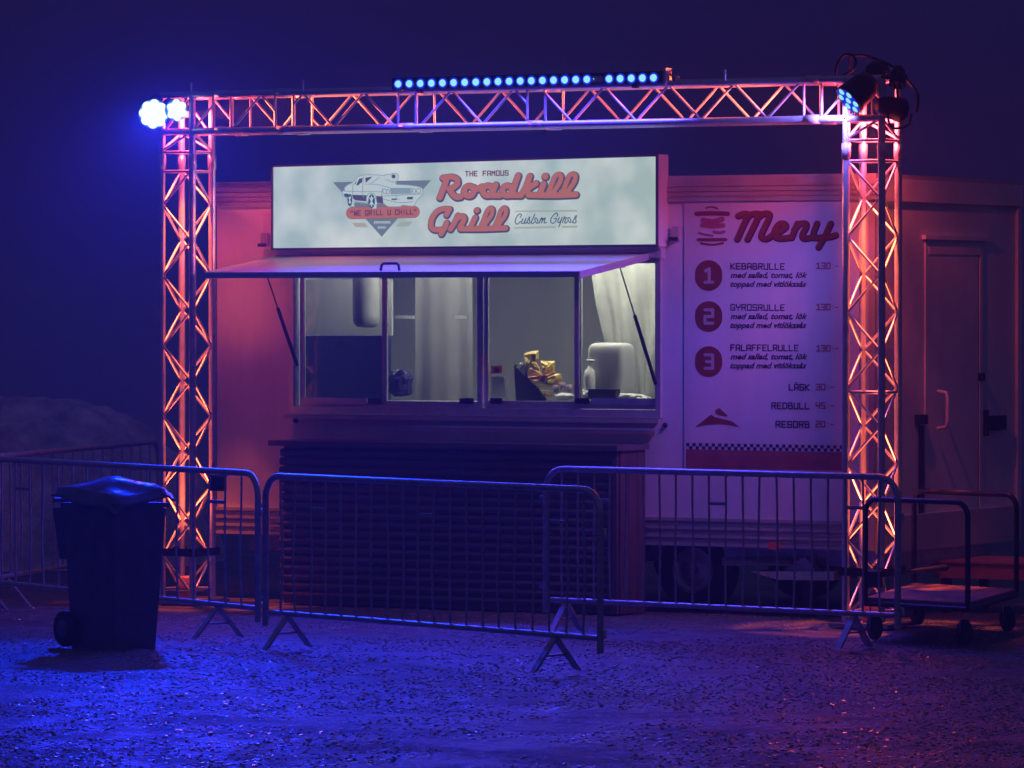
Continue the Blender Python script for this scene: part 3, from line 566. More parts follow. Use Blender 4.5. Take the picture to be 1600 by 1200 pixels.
car = [(225, 490), (222, 440), (250, 420), (255, 385), (290, 350), (365, 310), (430, 240), (500, 212), (640, 205), (800, 215), (820, 200), (885, 200), (930, 185), (985, 195), (1000, 235), (985, 285), (965, 335), (1150, 350), (1285, 372), (1330, 400), (1340, 470), (1260, 560), (1225, 625), (1190, 640), (1050, 628), (1030, 645), (860, 645), (785, 598), (705, 610), (695, 665), (645, 678), (590, 610), (392, 590), (388, 640), (330, 640), (290, 540), (240, 500)]
poly('emblem_car', car, EWH, sg_, SO, yS[4], **K)
def cs(name, strokes, M, r, lay): printed(name, field_mesh(T(8.889, 510, 250, strokes, r), 0, step=.3), M, sg_, SO, yS[lay])
for q, M in (([(358, 482), (560, 490), (552, 575), (400, 560), (365, 530)], EDK), ([(690, 500), (780, 505), (790, 600), (705, 605)], EDK), ([(412, 350), (455, 262), (505, 248), (492, 318), (470, 322), (445, 352)], EDK), ([(540, 245), (640, 232), (545, 318)], EDK),
             ([(885, 388), (1172, 388), (1175, 468), (890, 478)], EMID), ([(905, 535), (985, 535), (975, 555), (905, 555)], ENV), ([(1120, 515), (1210, 510), (1190, 545), (1120, 548)], ENV), ([(240, 470), (300, 465), (310, 520), (255, 510)], ENV), ([(385, 335), (430, 262), (415, 300), (400, 340)], ENV)): poly('emblem_car_detail', q, M, sg_, SO, yS[5], **K)
cs('emblem_car_lines', [car+[car[0]], [(610, 330), (740, 238)], [(250, 432), (500, 440), (770, 440)], [(515, 225), (508, 340), (500, 440), (515, 520)], [(370, 330), (362, 480)], [(540, 335), (700, 340), (880, 385)], [(780, 390), (770, 470), (785, 500), (980, 490), (1330, 470)], [(985, 485), (980, 540), (1200, 545)], [(785, 540), (1000, 590), (1210, 580)], [(1185, 385), (1182, 480)], [(370, 570), (580, 600)], [(820, 270), (900, 300), (960, 300)], [(580, 600), (555, 545), (575, 480), (620, 460), (670, 480), (700, 580)]], EMID, 5, 5)
cs('emblem_car_wheel', [(30, [(625, 570), (626, 572)]), (14, ell(628, 572, 32, 82)), (12, ell(325, 555, 22, 72)), (20, [(325, 555), (326, 556)])], ENV, 14, 6)
cs('emblem_car_wheel', [(7, [(600, 525), (652, 620)]), (7, [(648, 525), (604, 622)]), (7, [(626, 500), (627, 645)]), (6, [(310, 520), (340, 595)]), (6, [(338, 515), (312, 590)])], EWH, 7, 7)
cs('emblem_car_lamp', [(6, ell(808, 435, 25, 34)), (6, ell(855, 440, 22, 32)), (6, ell(1218, 430, 22, 32)), (6, ell(1280, 428, 28, 34)), (30, [(932, 228), (933, 228)])], EMID, 6, 6)
cs('emblem_car_scoop', [(24, [(932, 228), (933, 228)])], EDK, 24, 7)
poly('emblem_car_plate', [(1012, 515), (1118, 512), (1118, 572), (1012, 576)], EWH, sg_, SO, yS[7], **K)
# rail below the sign
rl = MB().box(wp(430, 396).x, YT-.10, wp(745, 404).z, wp(1044, 396).x, YT-.035, wp(745, 391).z).box(wp(430, 396).x, YT-.12, wp(745, 392).z+.004, wp(1044, 396).x, YT-.035, wp(745, 390).z+.008).build('header_rail', TRIM, tr, TB)

# ------------------------------------------------------------------ menu board
MO = wp(1195, 735); mn = thing('menu_board', MO, 'tall printed menu board headed Meny on the trailer wall right of the window', 'menu board')
x0, x1 = wp(1070, 500).x, wp(1328, 500).x; MB().box(x0, YT-.008, wp(1195, 736).z, x1, YT-.001, wp(1195, 302).z).build('board', BOARD, mn, MO)
yM = [YT-.0095-.0012*k for k in range(5)]
meny = T(6.154, 1060, 310, [[(572, 165), (625, 145), (668, 160), (635, 230), (562, 390)], [(640, 185), (700, 150), (760, 145), (765, 175), (662, 390)], [(755, 185), (810, 148), (862, 145), (868, 185), (800, 330), (800, 375), (850, 385), (905, 345)],
    [(905, 348), (985, 310), (1030, 270), (1012, 240), (965, 245), (922, 305), (925, 360), (975, 382), (1085, 372)], [(1140, 240), (1085, 375)], [(1110, 300), (1160, 245), (1220, 240), (1225, 275), (1190, 345), (1205, 382), (1290, 370)],
    [(1330, 240), (1295, 335), (1305, 375), (1380, 370)], [(1462, 240), (1405, 360), (1345, 465)], [(1380, 370), (1450, 368), (1508, 350)]], 26)
printed('lettering', field_mesh(meny, 1.2, (.8, 1.0)), INKD, mn, MO, yM[0]); printed('lettering', field_mesh(meny, 0), INKR, mn, MO, yM[1])
bd = T(6.154, 1060, 310, [(22, [(175, 148), (320, 142), (475, 148)]), (16, [(190, 398), (455, 396)]), (10, [(215, 430), (325, 446), (430, 430)]), (9, [(265, 92), (320, 82), (375, 96)])], 10)
printed('badge_banner', field_mesh(bd, 0), INKR, mn, MO, yM[0])
printed('badge_picture', field_mesh(T(6.154, 1060, 310, [(26, [(240, 210), (330, 225), (420, 200)]), (22, [(230, 255), (330, 265), (430, 260)]), (9, [(195, 330), (250, 345), (330, 360)]), (13, [(340, 320), (400, 330), (440, 320)])], 10), 0), INKP, mn, MO, yM[1])
for k, cyy in enumerate((430.5, 494.5, 565)):
    printed('number_disc', field_mesh([(21.2, [(1107.2, cyy-2.8), (1107.2, cyy+2.8)])], 0), INKR, mn, MO, yM[0])
    printed('lettering', field_mesh(block(str(k+1), 1101.5, cyy-10.5, 1113.5, cyy-10.5, 21, 2.4), 0), INKW, mn, MO, yM[1])
for t_, x, xx, y, yp in (('KEBABRULLE', 1142, 1225.5, 411.5, 411), ('GYROSRULLE', 1142, 1225.5, 475.8, 475.5), ('FALAFFELRULLE', 1142, 1247, 538.8, 540)):
    printed('lettering', field_mesh(block(t_, x, y, xx, y+.6, 8.8, .85, .5), 0, step=.35), INKD, mn, MO, yM[0])
    printed('lettering', script_text('med sallad, tomat, lök', 1141, y+22.5, 1262, 9, .03), INKD, mn, MO, yM[0])
    printed('lettering', script_text('toppad med vitlökssås', 1141, y+36.5, 1260, 9, .03), INKD, mn, MO, yM[0])
    printed('price', field_mesh(block('130' if y > 0 else '', 1276, yp, 1297, yp, 8.5, 1.0, .5)+block(':-', 1300, yp, 1309, yp, 8.5, .8, .5), 0, step=.35), INKP, mn, MO, yM[0])
for t_, x, y, pr_ in (('LÄSK', 1233, 600.5, '30'), ('REDBULL', 1206, 629.5, '45'), ('RESORB', 1212.5, 658.5, '20')):
    printed('lettering', field_mesh(block(t_, x, y, 1264, y+.4, 9.0, .95, .5), 0, step=.35), INKD, mn, MO, yM[0])
    printed('price', field_mesh(block(pr_, 1275, y, 1289, y, 8.5, 1.0, .5)+block(':-', 1292, y, 1302, y, 8.5, .8, .5), 0, step=.35), INKP, mn, MO, yM[0])
K2 = dict(sc=6.667, ox=1080, oy=590)
poly('mountain_mark', [(40, 517), (130, 445), (205, 385), (250, 412), (330, 432), (425, 455), (505, 518), (400, 492), (270, 482), (140, 494)], INKR, mn, MO, yM[0], **K2)
poly('mountain_mark', [(292, 316), (385, 402), (365, 405), (285, 388), (248, 368), (252, 338)], INKR, mn, MO, yM[0], **K2)
poly('red_band', [(1072, 702), (1327, 707), (1327, 735.5), (1072, 731)], mat('faded_red_ink', (.34, .09, .11), .5, 0, .3, 6), mn, MO, yM[0])
V = []; F = []
for i in range(51):
    for j in range(2):
        if (i+j) % 2 == 0:
            q = 1072+5*i; s_ = (q-1072)*.017; k = len(V); V += [(q, 692+5*j+s_), (q+5, 692+5*j+s_), (q+5, 697+5*j+s_), (q, 697+5*j+s_)]; F.append((k, k+1, k+2, k+3))
printed('chequered_strip', (V, F), INKD, mn, MO, yM[0])
wob = lambda x0, x1, y, a: [(x, y+a*math.sin(x*1.7)*math.cos(x*.31)) for x in np.arange(x0, x1, 1.1)]
printed('fine_print', field_mesh([(.55, wob(1118, 1192, 714, 1.1)), (.55, wob(1206, 1276, 716, 1.1)), (.55, wob(1107, 1195, 725.5, 1.1)), (.55, wob(1208, 1290, 728.5, 1.1))], 0, step=.4), INKP, mn, MO, yM[1])

# ------------------------------------------------------------------ serving counter
YC = YT-.42; A = wp(436, 700, YC); B = wp(963, 700, YC); CO = Vector(((A.x+B.x)/2, YC+.2, 0))
ct = thing('serving_counter', CO, 'dark slatted wooden counter standing under the serving window behind the barriers', 'counter')
ztop = wp(700, 692, YC).z
MB().box(A.x-.055, YC-.05, ztop-.035, B.x+.03, YT-.03, ztop).build('counter_top', WOOD, ct, CO)
MB().box(A.x+.02, YC+.03, .0, B.x-.01, YT-.05, ztop-.037).build('carcass', WOOD, ct, CO)
ns = 17; hh = (ztop-.04-.04)/ns; sl = None
for k in range(ns):
    z0 = .03+hh*k; v = []
    prof = [(0, .004), (-.016, .012), (-.020, hh*.5), (-.016, hh-.012), (0, hh-.004)]
    b = MB(); jx = random.uniform(-.006, .006)
    for x in (A.x+jx, B.x-.03): v += [(x, YC+.028+p[0], z0+p[1]) for p in prof]
    b.add(v, [(i, i+1, i+6, i+5) for i in range(4)]+[(4, 3, 2, 1, 0), (5, 6, 7, 8, 9), (0, 5, 9, 4)][:3]); b.build('slat', WOOD, ct, CO)
MB().box(B.x-.028, YC-.004, 0, B.x+.004, YC+.026, ztop-.037).build('corner_post', WOODR, ct, CO)
for k in range(3):
    y0 = YC+.03+.115*k; MB().box(B.x-.008, y0, .0, B.x+.014, y0+.108, ztop-.037).build('side_board', WOODR, ct, CO)

# ------------------------------------------------------------------ truss arch
TO = (BW/2+S/2, S/2, 0); ta = thing('lighting_truss', TO, 'square aluminium lighting truss arch glowing red and orange in front of the trailer', 'truss')
cr0, br = .0235, .0088
def chords(name, segs):
    mb = MB()
    for a, b in segs: mb.tube([a, b], cr0, 12)
    return mb.build(name, ALU, ta, TO)
def zig(par, A0, B0, ax, n0, half, lo, hi, flip=False, r=br):
    """zigzag between line A (nodes n0+2k*half) and line B, along axis vector ax"""
    ax = Vector(ax); k = math.floor((lo-n0)/half)-1; node = []
    while n0+k*half <= hi+half:
        s_ = n0+k*half; node.append((s_, k % 2)); k += 1
    for (s0, p0), (s1, p1) in zip(node[:-1], node[1:]):
        if s0 < lo-.001 or s1 > hi+.001:
            c0, c1 = max(s0, lo), min(s1, hi)
            if c1-c0 < half*.3: continue
        else: c0, c1 = s0, s1
        qa = Vector(A0 if (p0 == 0) != flip else B0); qb = Vector(B0 if (p0 == 0) != flip else A0)
        f0 = (c0-s0)/half; f1 = (c1-s0)/half
        g = .035/max((qb-qa).length, .01)
        P0 = qa.lerp(qb, max(f0, .06)) + ax*c0; P1 = qa.lerp(qb, min(f1, .94)) + ax*c1
        rod('brace', P0+ax*(.012 if f0 == 0 else 0), P1-ax*(.012 if f1 == 1 else 0), r, ALU, par, TO)
zj1, zj0 = wp(255, 238, 0).z, wp(255, 268, 0).z
def tower(X0, node_y, px, extra):
    c = {'FL': (X0, 0), 'FR': (X0+S, 0), 'BL': (X0, S), 'BR': (X0+S, S)}
    tw = chords('tower', [((x, y, .03), (x, y, HB+S)) for x, y in c.values()])
    n0 = wp(px, node_y, 0).z; half = .232
    P = {k: Vector((*v, 0)) for k, v in c.items()}
    for a, b, fl in (('FL', 'FR', False), ('BR', 'FR', False), ('BR', 'BL', False), ('FL', 'BL', False)):
        zig(tw, P[a], P[b], (0, 0, 1), n0, half, .10, zj0-.0)
        for z_ in [.09, zj0, zj1]+extra: rod('crossbar', P[a]+Vector((0, 0, z_)), P[b]+Vector((0, 0, z_)), br, ALU, tw, TO)
        rod('brace', P[a]+Vector((0, 0, zj1+.01)), P[b]+Vector((0, 0, HB)), br, ALU, tw, TO)
    for x, y in c.values():
        MB().lathe((x, y, (zj0+zj1)/2), [(.02, -.05), (.029, -.045), (.029, .045), (.02, .05)], 12).build('coupler', ALU, tw, TO)
    MB().box(X0-.08, -.08, -.005, X0+S+.08, S+.08, .02).build('base_plate', GALV, tw, TO)
    z_ = .31; e_ = .036
    b = MB().box(X0-e_, -e_, z_, X0+S+e_, -e_+.006, z_+.05).box(X0-e_, S+e_-.006, z_, X0+S+e_, S+e_, z_+.05).box(X0-e_, -e_+.006, z_, X0-e_+.006, S+e_-.006, z_+.05).box(X0+S+e_-.006, -e_+.006, z_, X0+S+e_, S+e_-.006, z_+.05)
    b.build('strap', RUBBER, tw, TO)
    return tw
tw1 = tower(0, 322, 255, []); tw2 = tower(BW, 371, 1322, [wp(1322, 613, 0).z])
bmb = [((0+S*0, y, z_), (BW+S, y, z_)) for y in (0, S) for z_ in (HB, HB+S)]
bm = chords('beam', bmb)
for x, y in ((S, 0), (BW, 0)): pass
XB = lambda px: wp(px, 190, 0).x
joints = [(333, 361), (430, 458), (622, 650), (824, 852), (1256, 1284)]
FT, FB, BTp, BBp = (Vector((0, 0, HB+S)), Vector((0, 0, HB)), Vector((0, S, HB+S)), Vector((0, S, HB)))
for a, b in joints:
    for px in (a, b):
        for p, q in ((FT, FB), (BTp, BBp), (FT, BTp), (FB, BBp)): rod('crossbar', p+Vector((XB(px), 0, 0)), q+Vector((XB(px), 0, 0)), br, ALU, bm, TO)
    xm = (XB(a)+XB(b))/2
    for p in (FT, FB, BTp, BBp): MB().lathe(p+Vector((xm, 0, 0)), [(.02, -.05), (.0285, -.045), (.0285, .045), (.02, .05)], 12, (1, 0, 0)).build('coupler', ALU, bm, TO)
secs = [(S, XB(333), S), (XB(361), XB(430), XB(361)), (XB(458), XB(622), XB(520)), (XB(650), XB(824), XB(753)), (XB(852), XB(1256), XB(993)), (XB(1284), BW, XB(1284))]
for lo_, hi_, n0 in secs:
    for A0, B0 in ((FB, FT), (BTp, BBp), (FB, BBp), (BTp, FT)): zig(bm, A0, B0, (1, 0, 0), n0, .228, lo_, hi_)
for xx, n0 in ((0, 0), (BW, 0)):
    for A0, B0 in ((FB, FT), (BTp, BBp)): rod('brace', A0+Vector((xx+.02, 0, 0)), B0+Vector((xx+S-.02, 0, 0)), br, ALU, bm, TO)

# ------------------------------------------------------------------ lamps on the truss
def lamp_light(name, kind, loc, col, e_, target=None, size=.05, cone=None, blend=.4, sx2=None, spread=None):
    L = bpy.data.lights.new(name, kind); L.energy = e_; L.color = col
    if kind == 'AREA':
        L.shape = 'RECTANGLE'; L.size = size; L.size_y = sx2 or size
        if spread: L.spread = spread
    else: L.shadow_soft_size = size
    if kind == 'SPOT': L.spot_size = cone; L.spot_blend = blend
    o = bpy.data.objects.new(name, L); COL.objects.link(o); o.location = loc
    if target is not None: o.rotation_mode = 'QUATERNION'; o.rotation_quaternion = (Vector(target)-Vector(loc)).to_track_quat('-Z', 'Y')
    return o
def par(c, d, rad, depth, label, ledM, led_r, nled, hang, petals=True):
    """LED par can: centre of its front face c, pointing along d, hung from point hang"""
    c = Vector(c); d = Vector(d).normalized(); t = thing('par_light', c, label, 'stage light', 'stage lights on the truss')
    MB().lathe(c, [(0, -.004), (rad*.97, -.004), (rad, .0), (rad, -.03), (rad*.95, -.04), (rad*.9, -depth*.7), (rad*.6, -depth), (0, -depth)], 24, d).build('housing', BLACK, t, c)
    MB().lathe(c, [(rad*.92, .002), (rad*1.02, .004), (rad*1.02, -.02)], 24, d).build('front_rim', HALO_C if ledM is LEDW else BLACK, t, c)
    if ledM is LEDW or ledM is LEDC: MB().lathe(c, [(0, .0005), (rad*.95, .0005)], 24, d).build('front_glass', GLASS_C if ledM is LEDW else LEDB, t, c)
    u = d.orthogonal().normalized(); b = d.cross(u)
    pts = [(0, 0)]+[(math.cos(a)*rad*.68, math.sin(a)*rad*.68) for a in [2*math.pi*k/nled for k in range(nled)]]
    for px, py in pts:
        q = c+u*px+b*py
        MB().lathe(q, [(led_r, -.002), (led_r, .004), (led_r*.75, .009), (0, .012)], 12, d).build('led', ledM, t, c)
    hang = Vector(hang); side = d.cross(Vector((0, 0, 1))).normalized(); m_ = c-d*depth*.5
    MB().tube([m_+side*rad*1.0, m_+side*rad*1.15, m_.lerp(hang, .6)+side*rad*1.1, hang+side*rad*.4, hang-side*rad*.4, m_.lerp(hang, .6)-side*rad*1.1, m_-side*rad*1.15, m_-side*rad*1.0], .008, 6).build('yoke', BLACK, t, c)
    return t
tocam = (CAM-Vector((0, 0, 3.3))).normalized()
c1 = wp(240, 178, -.16); par(c1, Vector((tocam.x, tocam.y, -.03)), .095, .2, 'larger, left one of two glaring white par lights at the top left truss corner', LEDW, .033, 8, (0, .0, HB+S))
c2 = wp(276, 172, -.10); par(c2, Vector((tocam.x*.75+.5, tocam.y*.8, -.12)), .07, .16, 'smaller glaring white LED par light tucked against the top left truss corner', LEDW, .026, 6, (.1, .05, HB+S))
tg = gp(330, 1130); d = (tg-c1).normalized()
BLUE = (.002, .03, 1.)
lamp_light('par_beam', 'SPOT', c1+Vector((.06, -.10, 0)), BLUE, 1150, gp(330, 1100), .05, math.radians(60), .6)
lamp_light('par_beam', 'SPOT', c2+Vector((.06, -.10, 0)), BLUE, 330, gp(600, 1100), .05, math.radians(110), 1.)
c3 = wp(1326, 157, -.10); d3 = (-(R_*.70)-U_*.62-H_*.28)
par(c3, d3, .10, .20, 'black par light with blue lit lenses, tilted down at the top right truss corner', LEDC, .021, 6, (BW+.02, .05, HB+S+.02))
lamp_light('par_beam', 'SPOT', Vector(c3)+d3.normalized()*.03, (.20, .15, 1.), 170, Vector(c3)+Vector((-2.2, .75, -1.9)), .05, math.radians(125), 1.)
c5 = wp(1408, 172, .1); par(c5, R_*.8+H_*.5-U_*.15, .075, .17, 'dark unlit par light hanging off the right side of the truss', BLACK, .022, 8, (BW+S, .1, HB+S))
c6 = wp(1372, 112, .2); par(c6, R_*.3+H_*.9+U_*.1, .07, .15, 'dark unlit par light standing on top of the right truss corner', BLACK, .022, 8, (BW+.1, .15, HB+S))
c7 = wp(1402, 132, .0); par(c7, -R_*.1-H_*.4-U_*.8, .05, .12, 'small black lamp clamped to the outer top right truss chord', REDT, .012, 6, (BW+S, .0, HB+S))
# cables on the truss corner
def cable(pts, label, r=.008):
    P_ = [Vector(tuple(p)) for p in catmull([tuple(p) for p in pts], 8)]; o = MB().tube(P_, r, 7).build('cable', RUBBER, None, P_[0]); return tag(o, label, 'cable')
cable([wp(1305, 128, .1), wp(1308, 100, .1), wp(1322, 85, .12), wp(1336, 92, .12), wp(1334, 108, .1), wp(1318, 118, .1), wp(1310, 128, .08)], 'looped black cable standing up on the beam left of the top right corner', .009)
cable([wp(1330, 112, .2), wp(1328, 92, .2), wp(1342, 86, .2), wp(1368, 92, .2), wp(1395, 105, .2), wp(1420, 128, .15), wp(1434, 150, .1), wp(1432, 175, .1)], 'long black cable arching over the top right corner of the truss', .009)
cable([wp(1386, 170, -.03), wp(1388, 188, -.05), wp(1396, 200, -.03), wp(1418, 196, .02), wp(1424, 178, .05)], 'short black cable drooping beside the outer right truss chord')
# LED bar on the beam
def top_pt(px, Y=-.03): return wp(px, 130, Y).x
x0, x1 = top_pt(613), top_pt(1036); zc = (wp(622, 130.5, -.04).z+wp(1030, 122, -.04).z)/2
bar = thing('led_bar', ((x0+x1)/2, 0, zc-.04), 'long LED bar with a row of blue lit lenses on top of the truss beam', 'LED bar', 'stage lights on the truss'); bo = bar.location.copy()
MB().box(x0, -.035, zc-.036, x1, .045, zc+.04).build('housing', BLACK, bar, bo)
for k in range(24):
    if k == 18: continue
    px = 622+17.35*k; x = top_pt(px, -.04)
    MB().lathe((x, -.036, zc), [(.034, .0), (.034, .003), (.024, .004)], 14, (0, -1, 0)).build('lens_halo', LEDB, bar, bo)
    MB().lathe((x, -.0395, zc), [(.0235, .0), (.021, .008), (.012, .013), (0, .014)], 12, (0, -1, 0)).build('lens', LEDC, bar, bo)
x = top_pt(622+17.35*18, -.04); MB().box(x-.04, -.042, zc-.018, x+.03, -.036, zc+.018).build('maker_plate', ALU, bar, bo)
MB().lathe((x-.03, -.043, zc+.002), [(.004, 0), (0, .004)], 8, (0, -1, 0)).build('pilot_lamp', LEDC, bar, bo)
for xx in (x0+.2, x1-.2): MB().box(xx-.02, -.03, zc-.06, xx+.02, .03, zc-.037).build('clamp', BLACK, bar, bo)
MB().box(x1+.002, -.03, zc-.045, x1+.02, .05, zc+.06).build('end_bracket', ALU, bar, bo)
MB().lathe((x1+.075, 0, zc-.01), [(0, -.025), (.02, -.02), (.026, 0), (.02, .02), (0, .025)], 12).build('clamp_knob', REDT, bar, bo)
lamp_light('led_bar_beam', 'AREA', ((x0+x1)/2, -.06, zc-.01), (.05, .04, 1.), 135, ((x0+x1)/2, -1.5, zc-2.2), x1-x0, sx2=.05, spread=math.radians(130))
# clamps with a glint along the beam
for px, yy, lab in ((476, 134, 'small steel clamp on the beam between the left corner and the LED bar'), (301, 116, 'small steel clamp standing on the top left truss corner'), (1135, 124, 'small steel clamp on the beam right of the LED bar')):
    p = wp(px, yy, 0.); p.z = HB+S+.02
    o = thing('truss_clamp', p, lab, 'clamp', 'clamps on the beam'); MB().tube([p+Vector((0, -.02, -.01)), p+Vector((0, -.02, .045))], .008, 8).build('bolt', ALU, o, p); MB().lathe(p+Vector((0, -.02, .05)), [(0, -.012), (.012, 0), (0, .012)], 10).build('wing_nut', ALU, o, p)

# uplighters in the tower feet + red corner lamps
ORANGE = (1., .075, .10)
for X0, lab in ((0, 'left'), (BW, 'right')):
    p = Vector((X0+S*.5, S*.5, .02)); o = thing('uplighter', p, 'small red floor light inside the foot of the %s truss tower' % lab, 'floor light', 'red floor lights in the truss towers')
    MB().lathe(p, [(0, 0), (.055, 0), (.06, .02), (.06, .14), (.05, .15), (.05, .13), (0, .13)], 18).build('housing', REDT, o, p)
    MB().lathe(p, [(.045, .131), (0, .133)], 16).build('lens', emi('red_lens', (1, .25, .12), 1.5), o, p)
    lamp_light('uplighter_beam', 'SPOT', p+Vector((0, 0, .16)), (1., .14, .045), 270, p+Vector((0, 0, 3)), .03, math.radians(52), .9)
    q = Vector((X0+S*.5, S*.5, HB+S*.5 if X0 == 0 else HB)); o = thing('corner_lamp', q, 'small red lamp hidden inside the top %s truss corner' % lab, 'stage light', 'red lamps in the truss corners')
    MB().lathe(q, [(0, .02), (.03, .015), (.035, 0), (.03, -.02), (0, -.022)], 14).build('housing', emi('red_lamp_face', (1, .45, .25), 2.0), o, q)
    rod('stem', q+Vector((0, 0, .02)), q+Vector((0, 0, S*.5)), .008, BLACK, o, q)
    HOT = (1., .13, .035); sgn = 1 if X0 == 0 else -1
    lamp_light('corner_lamp_down', 'SPOT', q+Vector((0, 0, -.04)), HOT, 760, q+Vector((0, 0, -2)), .02, math.radians(34), .5)
    lamp_light('corner_lamp_side', 'SPOT', Vector((q.x+sgn*.05, q.y, HB+S*.5)), HOT, 1200, Vector((q.x+sgn*3, q.y, HB+S*.5)), .02, math.radians(28), .6)
    lamp_light('corner_lamp_light', 'POINT', q+Vector((0, 0, -.04)), ORANGE, 48 if X0 == 0 else 70, None, .03)
for k, (px, py, lab) in enumerate(((338, 755, 'small dark distribution box strapped to the left truss tower'), (1362, 905, 'dark tangle box strapped low on the right truss tower'))):
    p = wp(px, py, -.05 if k == 0 else -.06); o = thing('junction_box', p, lab, 'box'); MB().box(p.x-.04, p.y-.03, p.z-.05, p.x+.06, p.y+.03, p.z+.045).build('box_body', BLACK, o, p); MB().box(p.x-.045, p.y-.035, p.z+.046, p.x+.065, p.y+.035, p.z+.058).build('box_lid', GALV, o, p)

# ------------------------------------------------------------------ crowd barriers
def barrier(tl, tr_, label, nb=20, feet=(.075, .885), seed=0, H=.985, hooks=True):
    P0 = gp(*tl, H); P1 = gp(*tr_, H); P0.z = P1.z = 0; d = P1-P0; Ln = d.length; rz = math.atan2(d.y, d.x)
    o = thing('crowd_barrier', P0, label, 'crowd barrier', 'steel crowd barriers', rz); R2 = random.Random(seed); r = .019; c = .13
    arc = lambda cx, cz, a0, a1: [(cx+c*math.cos(a), 0, cz+c*math.sin(a)) for a in np.linspace(a0, a1, 7)]
    pts = [(0, 0, .12), (0, 0, H-c)]+arc(c, H-c, math.pi, math.pi/2)[1:]+arc(Ln-c, H-c, math.pi/2, 0)+[(Ln, 0, .12)]
    MB().tube(pts, r, 12).build('frame', GALV, o)
    MB().tube([(r, 0, .2), (Ln-r, 0, .2)], .016, 10).build('bottom_rail', GALV, o)
    for k in range(nb):
        x = Ln*(k+1)/(nb+1); j = R2.uniform(-.012, .012); zt = H-.005 if c < x < Ln-c else H-c+math.sqrt(max(0, c*c-(c-min(x, Ln-x))**2))
        MB().tube([(x, 0, .2), (x+j, R2.uniform(-.01, .01), .5), (x+j*.6, 0, .78), (x, 0, zt)], .0068, 6, False).build('bar', GALV, o)
    for k in (3, int(nb*.5), nb-2): MB().box(Ln*k/(nb+1), -.005, H-.19, Ln*(k+1)/(nb+1), .005, H-.17).build('tie_plate', GALV, o)
    for t in feet:
        x = Ln*t; w_ = .17; b = MB()
        b.hexa([(x-.02, -.012, .185), (x+.02, -.012, .185), (x+.02, -w_, 0), (x-.02, -w_, 0)], (0, .03, .012)); b.hexa([(x-.02, .012, .185), (x+.02, .012, .185), (x+.02, w_, 0), (x-.02, w_, 0)], (0, -.03, .012))
        b.tube([(x, -w_*.45, .09), (x, w_*.45, .09)], .006, 6); b.build('foot', GALV, o)
    if hooks:
        for z_ in (.78, .24):
            MB().tube([(Ln, 0, z_), (Ln+.035, 0, z_), (Ln+.04, 0, z_-.04)], .009, 6).build('hook', GALV, o)
            MB().box(-.045, -.006, z_+.02, -.012, .006, z_+.045).build('eye_plate', GALV, o)
    return o
barrier((-40, 715), (403, 740), 'blue lit crowd barrier behind the wheelie bin, reaching past the left truss tower', 18, (.04, .87), 1)
barrier((415, 743), (938, 766), 'blue lit crowd barrier in front of the dark counter, nearest the camera', 20, (.07, .875), 2)
barrier((853, 732), (1403, 746), 'crowd barrier crossing the foot of the right truss tower', 20, (.06, .88), 3)
barrier((-90, 721), (248, 690), 'crowd barrier turned away at the far left before the rubble pile', 20, (.27, .9), 4)

# ------------------------------------------------------------------ wheelie bin
BO = gp(180, 1014); bn = thing('wheelie_bin', BO, 'dark wheelie bin with a glossy blue lit lid on the left', 'wheelie bin')
e1 = (-R_*.80+H_*.60).normalized(); e2 = (R_*.80+H_*.60).normalized()
def bq(a, b, z): return BO+e1*a+e2*b+Vector((0, 0, z))
def frustum(a0, a1, b0, b1, z0, A0, A1, B0, B1, z1):
    v = [bq(a0, b0, z0), bq(a1, b0, z0), bq(a1, b1, z0), bq(a0, b1, z0), bq(A0, B0, z1), bq(A1, B0, z1), bq(A1, B1, z1), bq(A0, B1, z1)]
    return v, [(0, 1, 2, 3), (7, 6, 5, 4), (0, 4, 5, 1), (1, 5, 6, 2), (2, 6, 7, 3), (3, 7, 4, 0)]
mb = MB(); mb.add(*frustum(.0, .33, .0, .27, -.02, -.03, .36, -.03, .32, .80)); mb.build('body', BIN, bn, BO)
mb = MB(); mb.add(*frustum(-.035, .375, -.035, .335, .802, -.04, .38, -.04, .34, .83)); mb.build('rim', BIN, bn, BO)
mb = MB(); mb.add(*frustum(.362, .46, .03, .26, .50, .362, .48, .0, .28, .80)); mb.build('rear_chute', BIN, bn, BO)
v = []; nu, nv = 24, 18
for j in range(nv+1):
    for i in range(nu+1):
        s1, t1_ = i/nu, j/nv; z_ = .815+.075*(s1+t1_)+.05*math.sin(math.pi*min(1, s1*1.05))*math.sin(math.pi*t1_)**.6-.03*(t1_ < .06 or t1_ > .94)-.02*(s1 < .05)
        z_ += .012*math.sin(s1*9)*math.sin(t1_*7+1); v.append(bq(-.055+.48*s1, -.055+.42*t1_, z_))
mb = MB().add(v, [(j*(nu+1)+i, j*(nu+1)+i+1, (j+1)*(nu+1)+i+1, (j+1)*(nu+1)+i) for j in range(nv) for i in range(nu)], True)
lid = mb.build('lid', LID, bn, BO)
so = lid.modifiers.new('s', 'SOLIDIFY'); so.thickness = .012
for b0 in (-.055, .30):
    wl = MB().lathe(bq(.345, b0, .105), [(.03, 0), (.095, .0), (.105, .012), (.105, .04), (.095, .05), (.03, .05)], 22, e2).build('wheel', RUBBER, bn, BO)
    MB().lathe(bq(.345, b0-.004, .105), [(0, 0), (.05, 0), (.055, .02)], 16, e2).build('hub', BIN, wl, BO)
rod('axle', bq(.345, -.03, .105), bq(.345, .33, .105), .012, GALV, bn, BO); rod('grip', bq(.49, .02, .84), bq(.49, .28, .84), .014, BIN, bn, BO)

